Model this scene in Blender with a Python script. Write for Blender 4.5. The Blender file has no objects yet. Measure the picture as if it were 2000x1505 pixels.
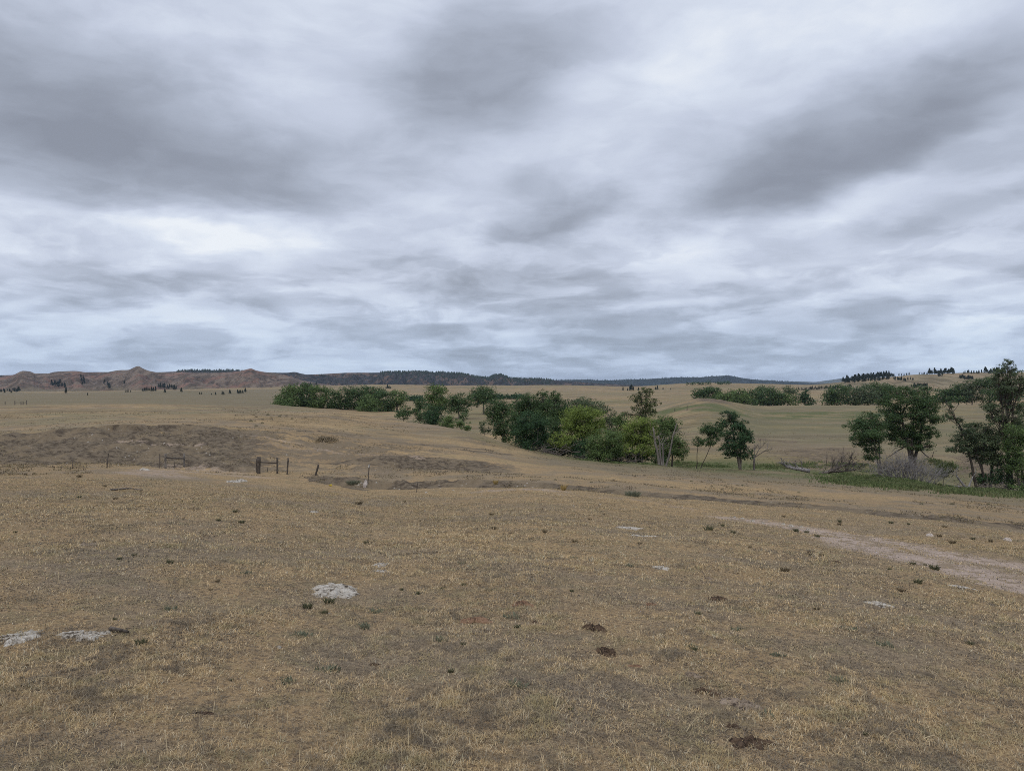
import bpy, math, random
import numpy as np
R = math.radians
random.seed(7)
rng = np.random.default_rng(7)
scene = bpy.context.scene
COL = scene.collection

# ------------------------------------------------------------------ camera
FPX, CU, CV = 1387.0, 1000.0, 752.5            # focal length and centre, in photograph pixels
cam_d = bpy.data.cameras.new("camera")
cam = bpy.data.objects.new("camera", cam_d); COL.objects.link(cam)
cam.location = (0, 0, 0); cam.rotation_euler = (R(90), 0, 0)
cam_d.sensor_fit = 'HORIZONTAL'; cam_d.sensor_width = 36; cam_d.lens = 36 * FPX / 2000
cam_d.clip_start = 0.05; cam_d.clip_end = 40000
scene.camera = cam
scene.view_settings.view_transform = 'Standard'; scene.view_settings.look = 'None'
scene.view_settings.exposure = 0.0; scene.view_settings.gamma = 1.0
scene.cycles.use_denoising = False
scene.cycles.filter_width = 0.95
scene.cycles.max_bounces = 6; scene.cycles.diffuse_bounces = 3; scene.cycles.transmission_bounces = 3

def lin(r, g, b):
    f = lambda c: (c / 255 / 12.92) if c / 255 <= .04045 else ((c / 255 + .055) / 1.055) ** 2.4
    return (f(r), f(g), f(b), 1.0)

class NT:
    """small helper to write node graphs"""
    def __init__(s, tree): s.t = tree; s.n = tree.nodes; s.l = tree.links
    def new(s, typ, **kw):
        n = s.n.new(typ)
        for k, v in kw.items(): setattr(n, k, v)
        return n
    def put(s, sock, v):
        if isinstance(v, bpy.types.NodeSocket): s.l.new(v, sock)
        else: sock.default_value = v
    def math(s, op, a, b=0.0, c=0.0, clamp=False):
        n = s.new('ShaderNodeMath', operation=op); n.use_clamp = clamp
        s.put(n.inputs[0], a); s.put(n.inputs[1], b); s.put(n.inputs[2], c); return n.outputs[0]
    def vmath(s, op, a, b=(0, 0, 0)):
        n = s.new('ShaderNodeVectorMath', operation=op); s.put(n.inputs[0], a); s.put(n.inputs[1], b)
        return n.outputs['Value'] if op in ('DOT_PRODUCT', 'LENGTH') else n.outputs[0]
    def noise(s, vec, scale, detail=5, rough=.55, dist=0.0):
        n = s.new('ShaderNodeTexNoise'); s.put(n.inputs['Vector'], vec)
        n.inputs['Scale'].default_value = scale; n.inputs['Detail'].default_value = detail
        n.inputs['Roughness'].default_value = rough; n.inputs['Distortion'].default_value = dist
        return n.outputs['Fac'], n.outputs['Color']
    def rng(s, v, a, b, c=0.0, d=1.0, smooth=True):
        n = s.new('ShaderNodeMapRange'); n.interpolation_type = 'SMOOTHSTEP' if smooth else 'LINEAR'
        s.put(n.inputs[0], v)
        for i, q in zip((1, 2, 3, 4), (a, b, c, d)): n.inputs[i].default_value = q
        return n.outputs[0]
    def mix(s, f, a, b, mode='MIX'):
        n = s.new('ShaderNodeMix', data_type='RGBA', blend_type=mode)
        s.put(n.inputs[0], f); s.put(n.inputs[6], a); s.put(n.inputs[7], b); return n.outputs[2]
    def ramp(s, v, stops):
        n = s.new('ShaderNodeValToRGB'); s.put(n.inputs[0], v)
        e = n.color_ramp.elements
        while len(e) < len(stops): e.new(0.5)
        for q, (p, c) in zip(e, stops): q.position = p; q.color = c
        return n.outputs[0]

# ------------------------------------------------------------------ world: overcast sky
SUN_EL, SUN_AZ = 52.0, 205.0      # degrees; azimuth clockwise from +Y
world = bpy.data.worlds.new("World"); scene.world = world; world.use_nodes = True
w = NT(world.node_tree); w.n.clear()
tc = w.new('ShaderNodeTexCoord').outputs['Generated']
sx = w.new('ShaderNodeSeparateXYZ'); w.put(sx.inputs[0], tc)
X, Y_, Z = sx.outputs
az = w.math('ARCTAN2', X, Y_); el = w.math('ARCSINE', Z)
P = w.new('ShaderNodeCombineXYZ'); w.put(P.inputs[0], az); w.put(P.inputs[1], el); P = P.outputs[0]
# cloud deck coordinates: the view ray cut by a flat layer, so clouds flatten towards the horizon
zz = w.math('ADD', w.math('MAXIMUM', Z, 0.0), 0.17)
Q = w.new('ShaderNodeCombineXYZ'); w.put(Q.inputs[0], w.math('DIVIDE', X, zz)); w.put(Q.inputs[1], w.math('DIVIDE', Y_, zz)); Q = Q.outputs[0]
mp = w.new('ShaderNodeMapping'); w.put(mp.inputs[0], Q); mp.inputs['Rotation'].default_value = (0, 0, R(-24)); mp.inputs['Scale'].default_value = (0.85, 1.0, 1)
QS = mp.outputs[0]
_, warpc = w.noise(QS, 1.0, 4, .55)
_, warpf = w.noise(QS, 4.2, 4, .6)
wv = w.vmath('SUBTRACT', warpc, (.5, .5, .5)); wf = w.vmath('SUBTRACT', warpf, (.5, .5, .5))
amp = w.rng(el, 0.0, 0.5, 0.03, 0.21, False)
cmb = w.new('ShaderNodeCombineXYZ'); w.put(cmb.inputs[0], w.math('MULTIPLY', amp, 1.1)); w.put(cmb.inputs[1], w.math('MULTIPLY', amp, .8)); cmb = cmb.outputs[0]
Pw = w.vmath('ADD', P, w.vmath('MULTIPLY', wv, cmb))
Pw = w.vmath('ADD', Pw, w.vmath('MULTIPLY', wf, w.vmath('MULTIPLY', cmb, (.28, .28, 0))))
# u, v, half width, half height, tilt, weight  (photograph pixels, turned into sky directions)
BLOBS = [
 (40,140,330,170,-6,-.34),(330,240,330,150,-8,-.20),(430,330,480,95,6,-.27),(90,320,280,95,0,-.12),
 (930,130,215,125,20,-.44),(1650,290,330,105,15,-.42),(1930,215,260,105,14,-.26),(1500,350,190,60,6,-.18),
 (1075,425,150,50,18,-.36),(1060,340,90,40,0,-.13),(270,548,230,34,0,-.36),(190,592,95,20,0,-.26),
 (1000,545,270,42,4,-.36),(1120,590,240,22,4,-.24),(960,632,190,13,0,-.2),(460,602,110,18,0,-.24),
 (1520,540,230,20,9,-.2),(1900,400,170,38,13,-.14),(1950,540,110,14,6,-.2),(130,500,130,22,0,-.16),
 (350,695,520,24,0,-.10),(900,692,320,16,0,-.14),(700,500,180,26,8,-.16),(1350,610,260,16,6,-.14),(1700,610,300,16,5,-.13),
 (480,675,120,14,0,-.10),(1500,655,330,12,3,-.14),(1150,660,250,9,2,-.12),
 (430,462,300,50,6,.50),(180,432,280,20,0,.30),(560,150,150,150,30,.10),(660,40,300,80,5,.14),
 (1330,90,320,120,18,.32),(1760,50,330,95,18,.34),(1480,440,430,34,14,.36),(1230,250,150,90,35,.16),
 (560,565,170,17,0,.32),(700,615,260,16,0,.22),(1700,500,330,32,11,.20),(40,598,60,16,20,.34),
 (1500,722,560,13,0,.16),(830,660,60,8,0,.22),(960,670,80,7,0,.2),(1850,640,220,11,3,.15),(1750,350,260,26,20,.20),
 (620,700,300,9,0,.08),(1250,640,240,8,2,.14),(1620,575,240,10,7,.18),(330,640,110,12,6,.12),(780,590,90,13,3,.16),
]
acc = None
for (u, v, a, b, ang, wt) in BLOBS:
    du, dv = (u - CU) / FPX, (CV - v) / FPX
    a0 = math.atan(du); e0 = math.atan2(dv, math.hypot(1, du))
    ca = math.cos(a0)
    m = w.new('ShaderNodeMapping', vector_type='TEXTURE'); w.put(m.inputs[0], Pw)
    m.inputs['Location'].default_value = (a0, e0, 0); m.inputs['Rotation'].default_value = (0, 0, R(ang))
    m.inputs['Scale'].default_value = (a / FPX * ca ** 1.5, b / FPX * ca, 1)
    d2 = w.vmath('DOT_PRODUCT', m.outputs[0], m.outputs[0])
    g = w.math('POWER', 0.36, d2)
    if wt < 0: g = w.rng(g, .16, .86)
    acc = w.math('MULTIPLY_ADD', g, wt * (.80 if wt < 0 else .66), 0.59 if acc is None else acc)
mp2 = w.new('ShaderNodeMapping'); w.put(mp2.inputs[0], Pw); mp2.inputs['Rotation'].default_value = (0, 0, R(-10)); mp2.inputs['Scale'].default_value = (2.4, 5.6, 1)
n1, _ = w.noise(mp2.outputs[0], 1.0, 7, .54, .5)
n2, _ = w.noise(QS, 4.2, 7, .54, .3)
n3, _ = w.noise(w.vmath('MULTIPLY', Pw, (6.0, 20, 0)), 1.0, 9, .57, .3)
lowb = w.rng(el, .06, .30, 1.0, .18)
t = w.math('MULTIPLY_ADD', w.math('SUBTRACT', w.rng(n1, .36, .64), .5), .19, acc)
t = w.math('MULTIPLY_ADD', w.math('SUBTRACT', w.rng(n2, .40, .60), .5), .085, t)
t = w.math('MULTIPLY_ADD', w.math('MULTIPLY', w.math('SUBTRACT', w.rng(n3, .42, .58), .5), lowb), .27, t)
cloud = w.ramp(t, [(0.0, lin(143, 149, 162)), (.20, lin(157, 164, 178)), (.42, lin(179, 187, 203)), (.62, lin(201, 209, 226)), (.80, lin(219, 227, 241)), (1.0, lin(240, 245, 251))])
hz = w.rng(el, 0.0, 0.16, 1.0, 0.0)
cloud = w.mix(w.math('MULTIPLY', hz, .85), cloud, (.78, .88, .97, 1), 'MULTIPLY')
zen = w.rng(el, .52, 1.25, 1.0, 2.1)
cloud = w.mix(1.0, cloud, zen, 'MULTIPLY')
below = w.rng(Z, -0.06, -0.005, 1.0, 0.0)
cloud = w.mix(below, cloud, lin(120, 112, 96))
sky = w.new('ShaderNodeTexSky', sky_type='NISHITA'); sky.sun_disc = False
sky.sun_elevation = R(SUN_EL); sky.sun_rotation = R(SUN_AZ); sky.altitude = 1200
bg_sky = w.new('ShaderNodeBackground'); w.put(bg_sky.inputs[0], sky.outputs[0]); bg_sky.inputs[1].default_value = 0.1
bg_cl = w.new('ShaderNodeBackground'); w.put(bg_cl.inputs[0], cloud); bg_cl.inputs[1].default_value = 1.0
mx = w.new('ShaderNodeMixShader'); mx.inputs[0].default_value = 0.95
w.l.new(bg_sky.outputs[0], mx.inputs[1]); w.l.new(bg_cl.outputs[0], mx.inputs[2])
wo = w.new('ShaderNodeOutputWorld'); w.l.new(mx.outputs[0], wo.inputs[0])

sun_d = bpy.data.lights.new("sun", 'SUN'); sun_d.energy = 1.4; sun_d.angle = R(24); sun_d.color = (1, .95, .88)
sun = bpy.data.objects.new("sun", sun_d); COL.objects.link(sun)
sun.rotation_euler = (R(90 - SUN_EL), 0, R(180 - SUN_AZ))

# ------------------------------------------------------------------ helpers
def tag(o, label=None, cat=None, group=None, kind=None):
    if label: o['label'] = label
    if cat: o['category'] = cat
    if group: o['group'] = group
    if kind: o['kind'] = kind
    return o

def empty(name, loc, rz=0.0, scale=1.0):
    o = bpy.data.objects.new(name, None); COL.objects.link(o)
    o.location = loc; o.rotation_euler = (0, 0, rz); o.scale = (scale,) * 3; o.empty_display_size = .1
    return o

def mesh_np(name, V, F, n_per, mats, parent=None, smooth=False, matidx=None):
    """V (n,3); F (m,n_per) all faces with the same number of corners"""
    me = bpy.data.meshes.new(name)
    V = np.ascontiguousarray(V, np.float32); F = np.ascontiguousarray(F, np.int32)
    me.vertices.add(len(V)); me.vertices.foreach_set('co', V.ravel())
    me.loops.add(F.size); me.loops.foreach_set('vertex_index', F.ravel())
    me.polygons.add(len(F)); me.polygons.foreach_set('loop_start', np.arange(0, F.size, n_per, dtype=np.int32))
    if matidx is not None: me.polygons.foreach_set('material_index', np.ascontiguousarray(matidx, np.int32))
    if smooth: me.polygons.foreach_set('use_smooth', np.ones(len(F), bool))
    for m in (mats if isinstance(mats, (list, tuple)) else [mats]): me.materials.append(m)
    me.update(calc_edges=True); me.validate()
    o = bpy.data.objects.new(name, me); COL.objects.link(o)
    if parent: o.parent = parent
    return o

def copy_tree(o, parent=None):
    c = o.copy(); COL.objects.link(c)
    if parent: c.parent = parent
    for ch in list(o.children): copy_tree(ch, c)
    return c

def _hash(i, j, seed):
    h = (i.astype(np.int64) * 374761393 + j.astype(np.int64) * 668265263 + seed * 144665) & 0xffffffff
    h = ((h ^ (h >> 13)) * 1274126177) & 0xffffffff
    return ((h ^ (h >> 16)) & 0xffff) / 65535.0
def vnoise(x, y, seed=0):
    i = np.floor(x); j = np.floor(y); fx = x - i; fy = y - j
    i = i.astype(np.int64); j = j.astype(np.int64)
    fx = fx * fx * fx * (fx * (fx * 6 - 15) + 10); fy = fy * fy * fy * (fy * (fy * 6 - 15) + 10)
    a = _hash(i, j, seed); b = _hash(i + 1, j, seed); c = _hash(i, j + 1, seed); d = _hash(i + 1, j + 1, seed)
    return (a * (1 - fx) + b * fx) * (1 - fy) + (c * (1 - fx) + d * fx) * fy
def fbm(x, y, oct=4, seed=0, gain=.5):
    s = 0; a = 1; n = 0
    ca, sa = math.cos(.6), math.sin(.6)
    for k in range(oct):
        s = s + a * vnoise(x, y, seed + k * 17); n += a; a *= gain
        x, y = (x * ca - y * sa) * 2.03 + 3.7, (x * sa + y * ca) * 2.03 + 1.3
    return s / n
def ridged(x, y, oct=4, seed=0):
    s = 0; a = 1; n = 0
    for k in range(oct):
        s = s + a * (1 - np.abs(2 * vnoise(x, y, seed + 31 * k) - 1)); n += a; a *= .5; x = x * 2.1 + 5.2; y = y * 2.1 + 1.7
    return s / n
def sstep(a, b, x):
    t = np.clip((x - a) / (b - a), 0, 1); return t * t * (3 - 2 * t)
def pchip(xk, yk, x):
    xk = np.asarray(xk, float); yk = np.asarray(yk, float)
    h = np.diff(xk); d = np.diff(yk) / h
    m = np.zeros_like(yk); m[0] = d[0]; m[-1] = d[-1]
    for i in range(1, len(yk) - 1):
        if d[i - 1] * d[i] > 0:
            w1 = 2 * h[i] + h[i - 1]; w2 = h[i] + 2 * h[i - 1]
            m[i] = (w1 + w2) / (w1 / d[i - 1] + w2 / d[i])
    x = np.clip(x, xk[0], xk[-1]); k = np.clip(np.searchsorted(xk, x) - 1, 0, len(h) - 1)
    s = (x - xk[k]) / h[k]; s2 = s * s; s3 = s2 * s
    return (2 * s3 - 3 * s2 + 1) * yk[k] + (s3 - 2 * s2 + s) * h[k] * m[k] + (-2 * s3 + 3 * s2) * yk[k + 1] + (s3 - s2) * h[k] * m[k + 1]

# ------------------------------------------------------------------ materials
def new_mat(name):
    m = bpy.data.materials.new(name); m.use_nodes = True
    t = NT(m.node_tree); b = t.n['Principled BSDF']; b.inputs['Roughness'].default_value = .9
    b.inputs['Specular IOR Level'].default_value = .15
    return m, t, b

def foliage(name, c1, c2, c3, trans=.22):
    m, t, b = new_mat(name)
    isl = t.new('ShaderNodeNewGeometry').outputs['Random Per Island']
    pos = t.new('ShaderNodeTexCoord').outputs['Object']
    f, _ = t.noise(pos, .45, 3)
    c = t.mix(t.rng(isl, .1, .95), c1 + (1,), c2 + (1,))
    c = t.mix(t.math('MULTIPLY', t.rng(f, .45, .68), .7), c, c3 + (1,))
    t.put(b.inputs['Base Color'], c); b.inputs['Roughness'].default_value = .7
    tr = t.new('ShaderNodeBsdfTranslucent'); t.put(tr.inputs[0], c)
    mxs = t.new('ShaderNodeMixShader'); mxs.inputs[0].default_value = trans
    t.l.new(b.outputs[0], mxs.inputs[1]); t.l.new(tr.outputs[0], mxs.inputs[2])
    t.l.new(mxs.outputs[0], t.n['Material Output'].inputs[0])
    return m

def wood(name, c1, c2, scale=3.0, stretch=.15):
    m, t, b = new_mat(name)
    pos = t.new('ShaderNodeTexCoord').outputs['Object']
    v = t.vmath('MULTIPLY', pos, (1, 1, stretch))
    f, _ = t.noise(v, scale * 4, 6, .65); g, _ = t.noise(pos, scale * .5, 3)
    c = t.mix(t.rng(f, .35, .65), c1 + (1,), c2 + (1,))
    c = t.mix(t.math('MULTIPLY', t.rng(g, .4, .7), .5), c, tuple(x * .55 for x in c1) + (1,))
    t.put(b.inputs['Base Color'], c)
    bp = t.new('ShaderNodeBump'); bp.inputs['Strength'].default_value = .6; bp.inputs['Distance'].default_value = .02
    t.put(bp.inputs['Height'], f); t.l.new(bp.outputs[0], b.inputs['Normal'])
    return m

M = {}
M['leaf_dark'] = foliage('dark_leaves', (0.049, 0.085, 0.034), (0.089, 0.137, 0.050), (0.034, 0.063, 0.029))
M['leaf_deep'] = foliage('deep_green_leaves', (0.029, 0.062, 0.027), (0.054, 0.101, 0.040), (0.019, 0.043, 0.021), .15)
M['leaf_mid'] = foliage('mid_green_leaves', (0.077, 0.117, 0.041), (0.128, 0.184, 0.059), (0.053, 0.086, 0.032))
M['leaf_bright'] = foliage('yellow_green_leaves', (0.147, 0.197, 0.046), (0.225, 0.282, 0.068), (0.097, 0.138, 0.034), .3)
M['leaf_olive'] = foliage('olive_leaves', (0.068, 0.085, 0.033), (0.114, 0.135, 0.052), (0.044, 0.057, 0.025))
M['leaf_grey'] = foliage('grey_green_leaves', (0.069, 0.099, 0.048), (0.121, 0.150, 0.079), (0.046, 0.064, 0.035))
M['needle'] = foliage('pine_needles', (.020, .034, .024), (.036, .052, .034), (.014, .022, .018), .08)
M['bark'] = wood('bark', (.085, .070, .056), (.20, .175, .145), 2.0)
M['bark_dark'] = wood('dark_bark', (.040, .033, .027), (.095, .08, .065), 2.0)
M['dead'] = wood('dead_grey_wood', (.14, .128, .122), (.27, .252, .245), 2.0)
M['snag'] = wood('weathered_snag', (.105, .092, .08), (.20, .18, .16), 2.0)
M['dead_brown'] = wood('dead_brown_twigs', (.095, .08, .068), (.19, .165, .145), 2.0)
M['post'] = wood('weathered_post', (.10, .085, .07), (.26, .235, .205), 8.0)
M['post_dark'] = wood('dark_post', (.045, .036, .03), (.13, .11, .09), 8.0)
def plain(name, c, rough=.6, metal=0.0):
    m, t, b = new_mat(name); b.inputs['Roughness'].default_value = rough; b.inputs['Metallic'].default_value = metal
    pos = t.new('ShaderNodeTexCoord').outputs['Object']; f, _ = t.noise(pos, 9, 4)
    t.put(b.inputs['Base Color'], t.mix(t.rng(f, .35, .65), c + (1,), tuple(x * .6 for x in c) + (1,))); return m
M['steel'] = plain('rusty_steel', (.07, .055, .045), .7, .2)
M['white_paint'] = plain('white_paint', (.5, .5, .48), .6)
M['yellow'] = plain('yellow_flower', (.65, .50, .06), .7)

# ------------------------------------------------------------------ terrain: feature lines from near to far
# every line: {photo column: (photo row or None, depth, height or None)} -> a real profile of heights
UK = [-500, 0, 250, 500, 625, 750, 900, 1000, 1125, 1250, 1375, 1500, 1625, 1750, 1875, 2000, 2500]
def line(d):
    us = sorted(d)
    z = []; Y = []
    for u in us:
        v, y, h = d[u] if len(d[u]) == 3 else (d[u][0], d[u][1], None)
        Y.append(math.log(y)); z.append(h if h is not None else (CV - v) / FPX * y)
    return (np.array([pchip(us, Y, np.array([float(q)]))[0] for q in UK]),
            np.array([pchip(us, z, np.array([float(q)]))[0] for q in UK]))
N_ = line({-500:(888,48),0:(905,45),250:(910,46),500:(930,46),625:(946,43),750:(958,42),900:(954,42),1000:(951,42),1125:(960,40),1250:(973,37),1375:(982,35.5),1500:(991,34),1625:(1000,32.5),1750:(1010,31),1875:(1021,29.5),2000:(1035,28),2500:(1100,22)})
T_ = line({-500:(886,58),0:(900,58),250:(902,58),500:(910,56),625:(928,52),750:(936,50),900:(937,48),1000:(937,47),1125:(946,45),1250:(956,43),1375:(967,42),1500:(978,40),1625:(990,38),1750:(1000,36),1875:(1012,34.5),2000:(1028,33),2500:(1088,26)})
S_ = line({-500:(878,62),0:(886,62),250:(888,62),500:(900,60),625:(908,60),750:(914,60),900:(919,62),1000:(922,62),1125:(932,58),1250:(944,55),1375:(955,52),1500:(965,50),1625:(975,48),1750:(985,45),1875:(998,43),2000:(1012,41),2500:(1060,34)})
H_ = line({-500:(862,66),0:(872,66),250:(872,66),500:(888,65),625:(None,64,-7.35),750:(None,64,-7.75),900:(None,67,-8.25),1000:(None,67,-8.2),1125:(924,64),1250:(937,61),1375:(947,59),1500:(956,57),1625:(965,55),1750:(975,52),1875:(988,50),2000:(1000,48),2500:(1040,40)})
W_ = line({-500:(850,71),0:(860,71),250:(854,71),500:(874,70),625:(893,69),750:(891,70),900:(897,73),1000:(905,75),1125:(915,75),1250:(926,75),1375:(936,70),1500:(945,66),1625:(954,63),1750:(965,60),1875:(978,58),2000:(990,55),2500:(1030,46)})
P_ = line({-500:(842,78),0:(847,76),250:(833,78),500:(836,86),625:(850,88),750:(862,87),900:(872,88),1000:(890,88),1125:(902,88),1250:(915,88),1375:(925,84),1500:(934,80),1625:(942,76),1750:(952,72),1875:(965,68),2000:(979,65),2500:(1015,56)})
C_ = line({-500:(812,140),0:(808,140),250:(804,140),500:(799,142),600:(802,138),700:(806,130),750:(820,124),825:(830,118),900:(840,112),950:(848,106),1000:(868,100),1050:(882,100),1125:(894,99),1250:(905,97),1375:(915,95),1500:(921,92),1625:(928,88),1700:(926,86),1750:(935,84),1875:(955,80),2000:(966,76),2500:(990,68)})
K_ = line({-500:(806,170),0:(800,170),250:(797,170),500:(None,172,-6.3),625:(None,178,-9.0),750:(None,168,-10.3),900:(None,140,-10.6),1000:(None,116,-10.8),1125:(None,112,-11.8),1250:(None,106,-12.2),1375:(None,104,-12.3),1500:(None,102,-12.3),1625:(None,100,-12.6),1750:(None,99,-13.0),1875:(None,96,-13.4),2000:(None,92,-13.5),2500:(None,84,-13.5)})
E_ = line({-500:(794,215),0:(792,215),250:(790,215),500:(None,215,-6.6),625:(None,225,-9.4),750:(None,215,-10.3),900:(None,200,-10.3),1000:(None,190,-10.4),1125:(None,170,-10.6),1250:(None,155,-10.8),1375:(None,140,-10.9),1500:(None,132,-11.0),1625:(None,128,-11.1),1750:(None,126,-11.2),1875:(None,125,-11.3),2000:(None,124,-11.3),2500:(None,120,-11.3)})
M_ = line({-500:(781,420),0:(780,420),250:(779,420),500:(780,430),625:(784,430),750:(790,420),900:(794,400),1000:(795,380),1125:(798,340),1250:(797,310),1340:(786,290),1385:(777,280),1430:(794,300),1500:(793,330),1625:(792,335),1750:(791,335),1875:(790,325),2000:(790,310),2500:(790,300)})
V_ = line({-500:(775,600),0:(774,600),250:(772,600),500:(774,600),750:(783,560),900:(786,560),1000:(787,560),1125:(None,430,-14),1250:(None,400,-13.5),1375:(None,390,-13.5),1500:(None,430,-14.0),1750:(None,430,-14),2000:(None,420,-14),2500:(None,420,-14)})
R1_ = line({-500:(770,1000),0:(769,1000),250:(768,1000),500:(767,1000),750:(767,950),900:(771,800),1000:(774,760),1060:(771,740),1125:(773,740),1200:(768,740),1250:(769,740),1300:(763,740),1375:(767,760),1500:(771,800),1625:(770,800),1750:(768,800),1875:(766,800),2000:(766,800),2500:(766,800)})
R2a_ = line({-500:(768,1300),0:(767,1300),250:(765,1300),500:(763,1300),750:(765,1200),900:(766,1100),1000:(767,1050),1125:(764,1050),1250:(764,1050),1375:(762,1050),1500:(764,1050),1750:(764,1050),2000:(763,1050),2500:(763,1050)})
R2_ = line({-500:(764,1750),0:(764,1750),250:(763,1750),450:(758,1750),550:(754,1750),640:(750.5,1700),720:(749,1650),770:(753,1650),880:(753.5,1600),940:(752.5,1600),1000:(754,1600),1125:(752.8,1600),1200:(754.5,1600),1250:(753,1600),1300:(749,1600),1375:(748.5,1600),1450:(750,1600),1500:(750.5,1600),1600:(752,1600),1750:(757,1600),2000:(757,1600),2500:(757,1600)})
NU = len(UK)
lines = []
def near(Yv, k):
    Yn = np.exp(N_[0]); zn = N_[1]
    return np.full(NU, math.log(Yv)), -1.65 + (zn + 1.65) * (Yv / Yn) ** k
lines.append((np.full(NU, math.log(.7)), np.full(NU, -1.62)))
for Yv in (3.3, 7.0, 12.0, 20.0): lines.append(near(Yv, 1.06))
lines.append(N_)
gd = np.interp(UK, [-500, 250, 450, 650, 900, 1200, 1600, 2000, 2500], [4.5, 4.5, 3, 2.4, 2, 1.8, 1.5, 1.2, 1.2])
gz_ = np.interp(UK, [-500, 250, 450, 650, 900, 1200, 1600, 2000, 2500], [.9, .9, .3, .55, .6, .8, .5, .4, .4])
lines.append((np.log(np.exp(N_[0]) + gd), N_[1] - gz_))
lines += [T_, S_, H_, W_, P_, C_, K_, E_, M_, V_, R1_, R2a_, R2_]
lines.append((np.log(np.full(NU, 2300.0)), np.full(NU, -26.0)))
lines.append((np.log(np.full(NU, 12000.0)), np.full(NU, -60.0)))
IDX = dict(N=5, G=6, T=7, S=8, H=9, W=10, P=11, C=12, K=13, E=14, M=15, V=16, R1=17, R2a=18, R2=19)
SUB = [26, 80, 64, 64, 70, 12, 26, 26, 18, 26, 34, 44, 30, 34, 56, 14, 40, 24, 24, 14, 10]

def tri_az():
    a = np.arange(-43.0, 43.001, 0.115)
    back = np.concatenate([np.arange(45, 90, 3.0), np.arange(90, 180, 10.0)])
    return np.radians(np.concatenate([-back[::-1], a, back]))
AZ = tri_az(); NC = len(AZ)
Ucol = np.where(np.abs(AZ) < R(50), CU + FPX * np.tan(np.clip(AZ, -R(50), R(50))), np.where(AZ > 0, 2500, -500))
Ucol = np.clip(Ucol, -500, 2500)
cosc = np.maximum(np.cos(AZ), math.cos(R(47)))
LR = np.array([pchip(UK, l[0], Ucol) for l in lines]) - np.log(cosc)[None]    # log radius
LZ = np.array([pchip(UK, l[1], Ucol) for l in lines])
K = len(lines)
srow = np.concatenate([k + np.arange(n) / n for k, n in enumerate(SUB)] + [[K - 1.0]])
NR = len(srow)
RR = np.empty((NR, NC)); ZZ = np.empty((NR, NC))
kk = np.clip(srow.astype(int), 0, K - 2); ff = srow - kk
for j in range(NC):
    lr = LR[kk, j] * (1 - ff) + LR[kk + 1, j] * ff
    RR[:, j] = np.exp(lr)
    ZZ[:, j] = pchip(LR[:, j], LZ[:, j], lr)
XX = RR * np.sin(AZ)[None]; YY = RR * np.cos(AZ)[None]
SS = np.repeat(srow[:, None], NC, 1); UU = np.repeat(Ucol[None], NR, 0)

def band(a, b, soft=.25):   # 1 between feature lines a and b
    return sstep(a - soft, a + soft, SS) * (1 - sstep(b - soft, b + soft, SS))
def uband(a, b, soft=60.): return sstep(a - soft, a + soft, UU) * (1 - sstep(b - soft, b + soft, UU))
I = IDX
# eroded, bare slopes (also roughened as geometry)
bare = np.maximum.reduce([
    band(I['G'] - .1, I['T'] - .05, .12) * sstep(560, 680, UU) * (1 - .35 * sstep(1500, 2000, UU)) * 1.35,
    band(I['T'] - .6, I['P'] - .05, .3) * (1 - sstep(380, 700, UU)) * 1.12,
    band(I['T'] + .3, I['P'] + .1, .5) * uband(520, 880, 120) * .55,
    band(I['H'] - .4, I['W'] - .05, .35) * uband(690, 990, 90) * 1.2,
    band(I['K'] + .1, I['E'] - .05, .2) * uband(1500, 1700, 90) * .7,
    band(I['K'] + .2, I['E'] - .1, .2) * sstep(1820, 1900, UU) * .9,
    np.exp(-((UU - 1395) / 38) ** 2) * band(I['M'] - .22, I['M'] + .1, .06) * 1.2,
    np.exp(-((UU - 930) / 70) ** 2) * band(I['P'] + .2, I['C'] - .2, .25) * .55,
])
bn = fbm(XX * .55, YY * .55, 4, 3)
far_f = np.clip(RR / 40, 0.15, 6)
detail = (fbm(XX * 1.4, YY * 1.4, 4, 11) - .5) * .09 * np.clip(RR / 8, .45, 1) + (fbm(XX * .16, YY * .16, 4, 5) - .5) * .38 * sstep(4, 22, RR) \
    + (fbm(XX * .02, YY * .02, 3, 8) - .5) * 1.0 * sstep(110, 260, RR) + (fbm(XX * .004, YY * .004, 3, 9) - .5) * 9 * sstep(500, 1000, RR) * (1 - sstep(2300, 3000, RR))
detail += bare * (1 - .7 * sstep(750, 1050, UU)) * ((ridged(XX * .35, YY * .22, 4, 21) - .6) * .75 + (ridged(XX * 1.3, YY * 1.1, 3, 23) - .6) * .25) * sstep(20, 45, RR)
# small scalloped lips where the turf breaks off above the bare slopes
streak = np.zeros(XX.shape)
lip = band(I['P'] - .10, I['P'] + .02, .05) * uband(210, 380, 30)
detail += lip * .35 * ridged(XX * .5, YY * .2, 3, 44)
step = uband(205, 375, 14) + .8 * uband(-300, 140, 40) * 0
detail -= step * .55 * sstep(I['P'] - .02, I['P'] - .09, SS) * sstep(I['P'] - 1.0, I['P'] - .35, SS)
bare = np.maximum(bare, 1.5 * step * sstep(I['P'] - .14, I['P'] - .09, SS) * sstep(I['P'] + .0, I['P'] - .03, SS))
ZZ0 = ZZ.copy(); ZZ = ZZ + detail

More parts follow.
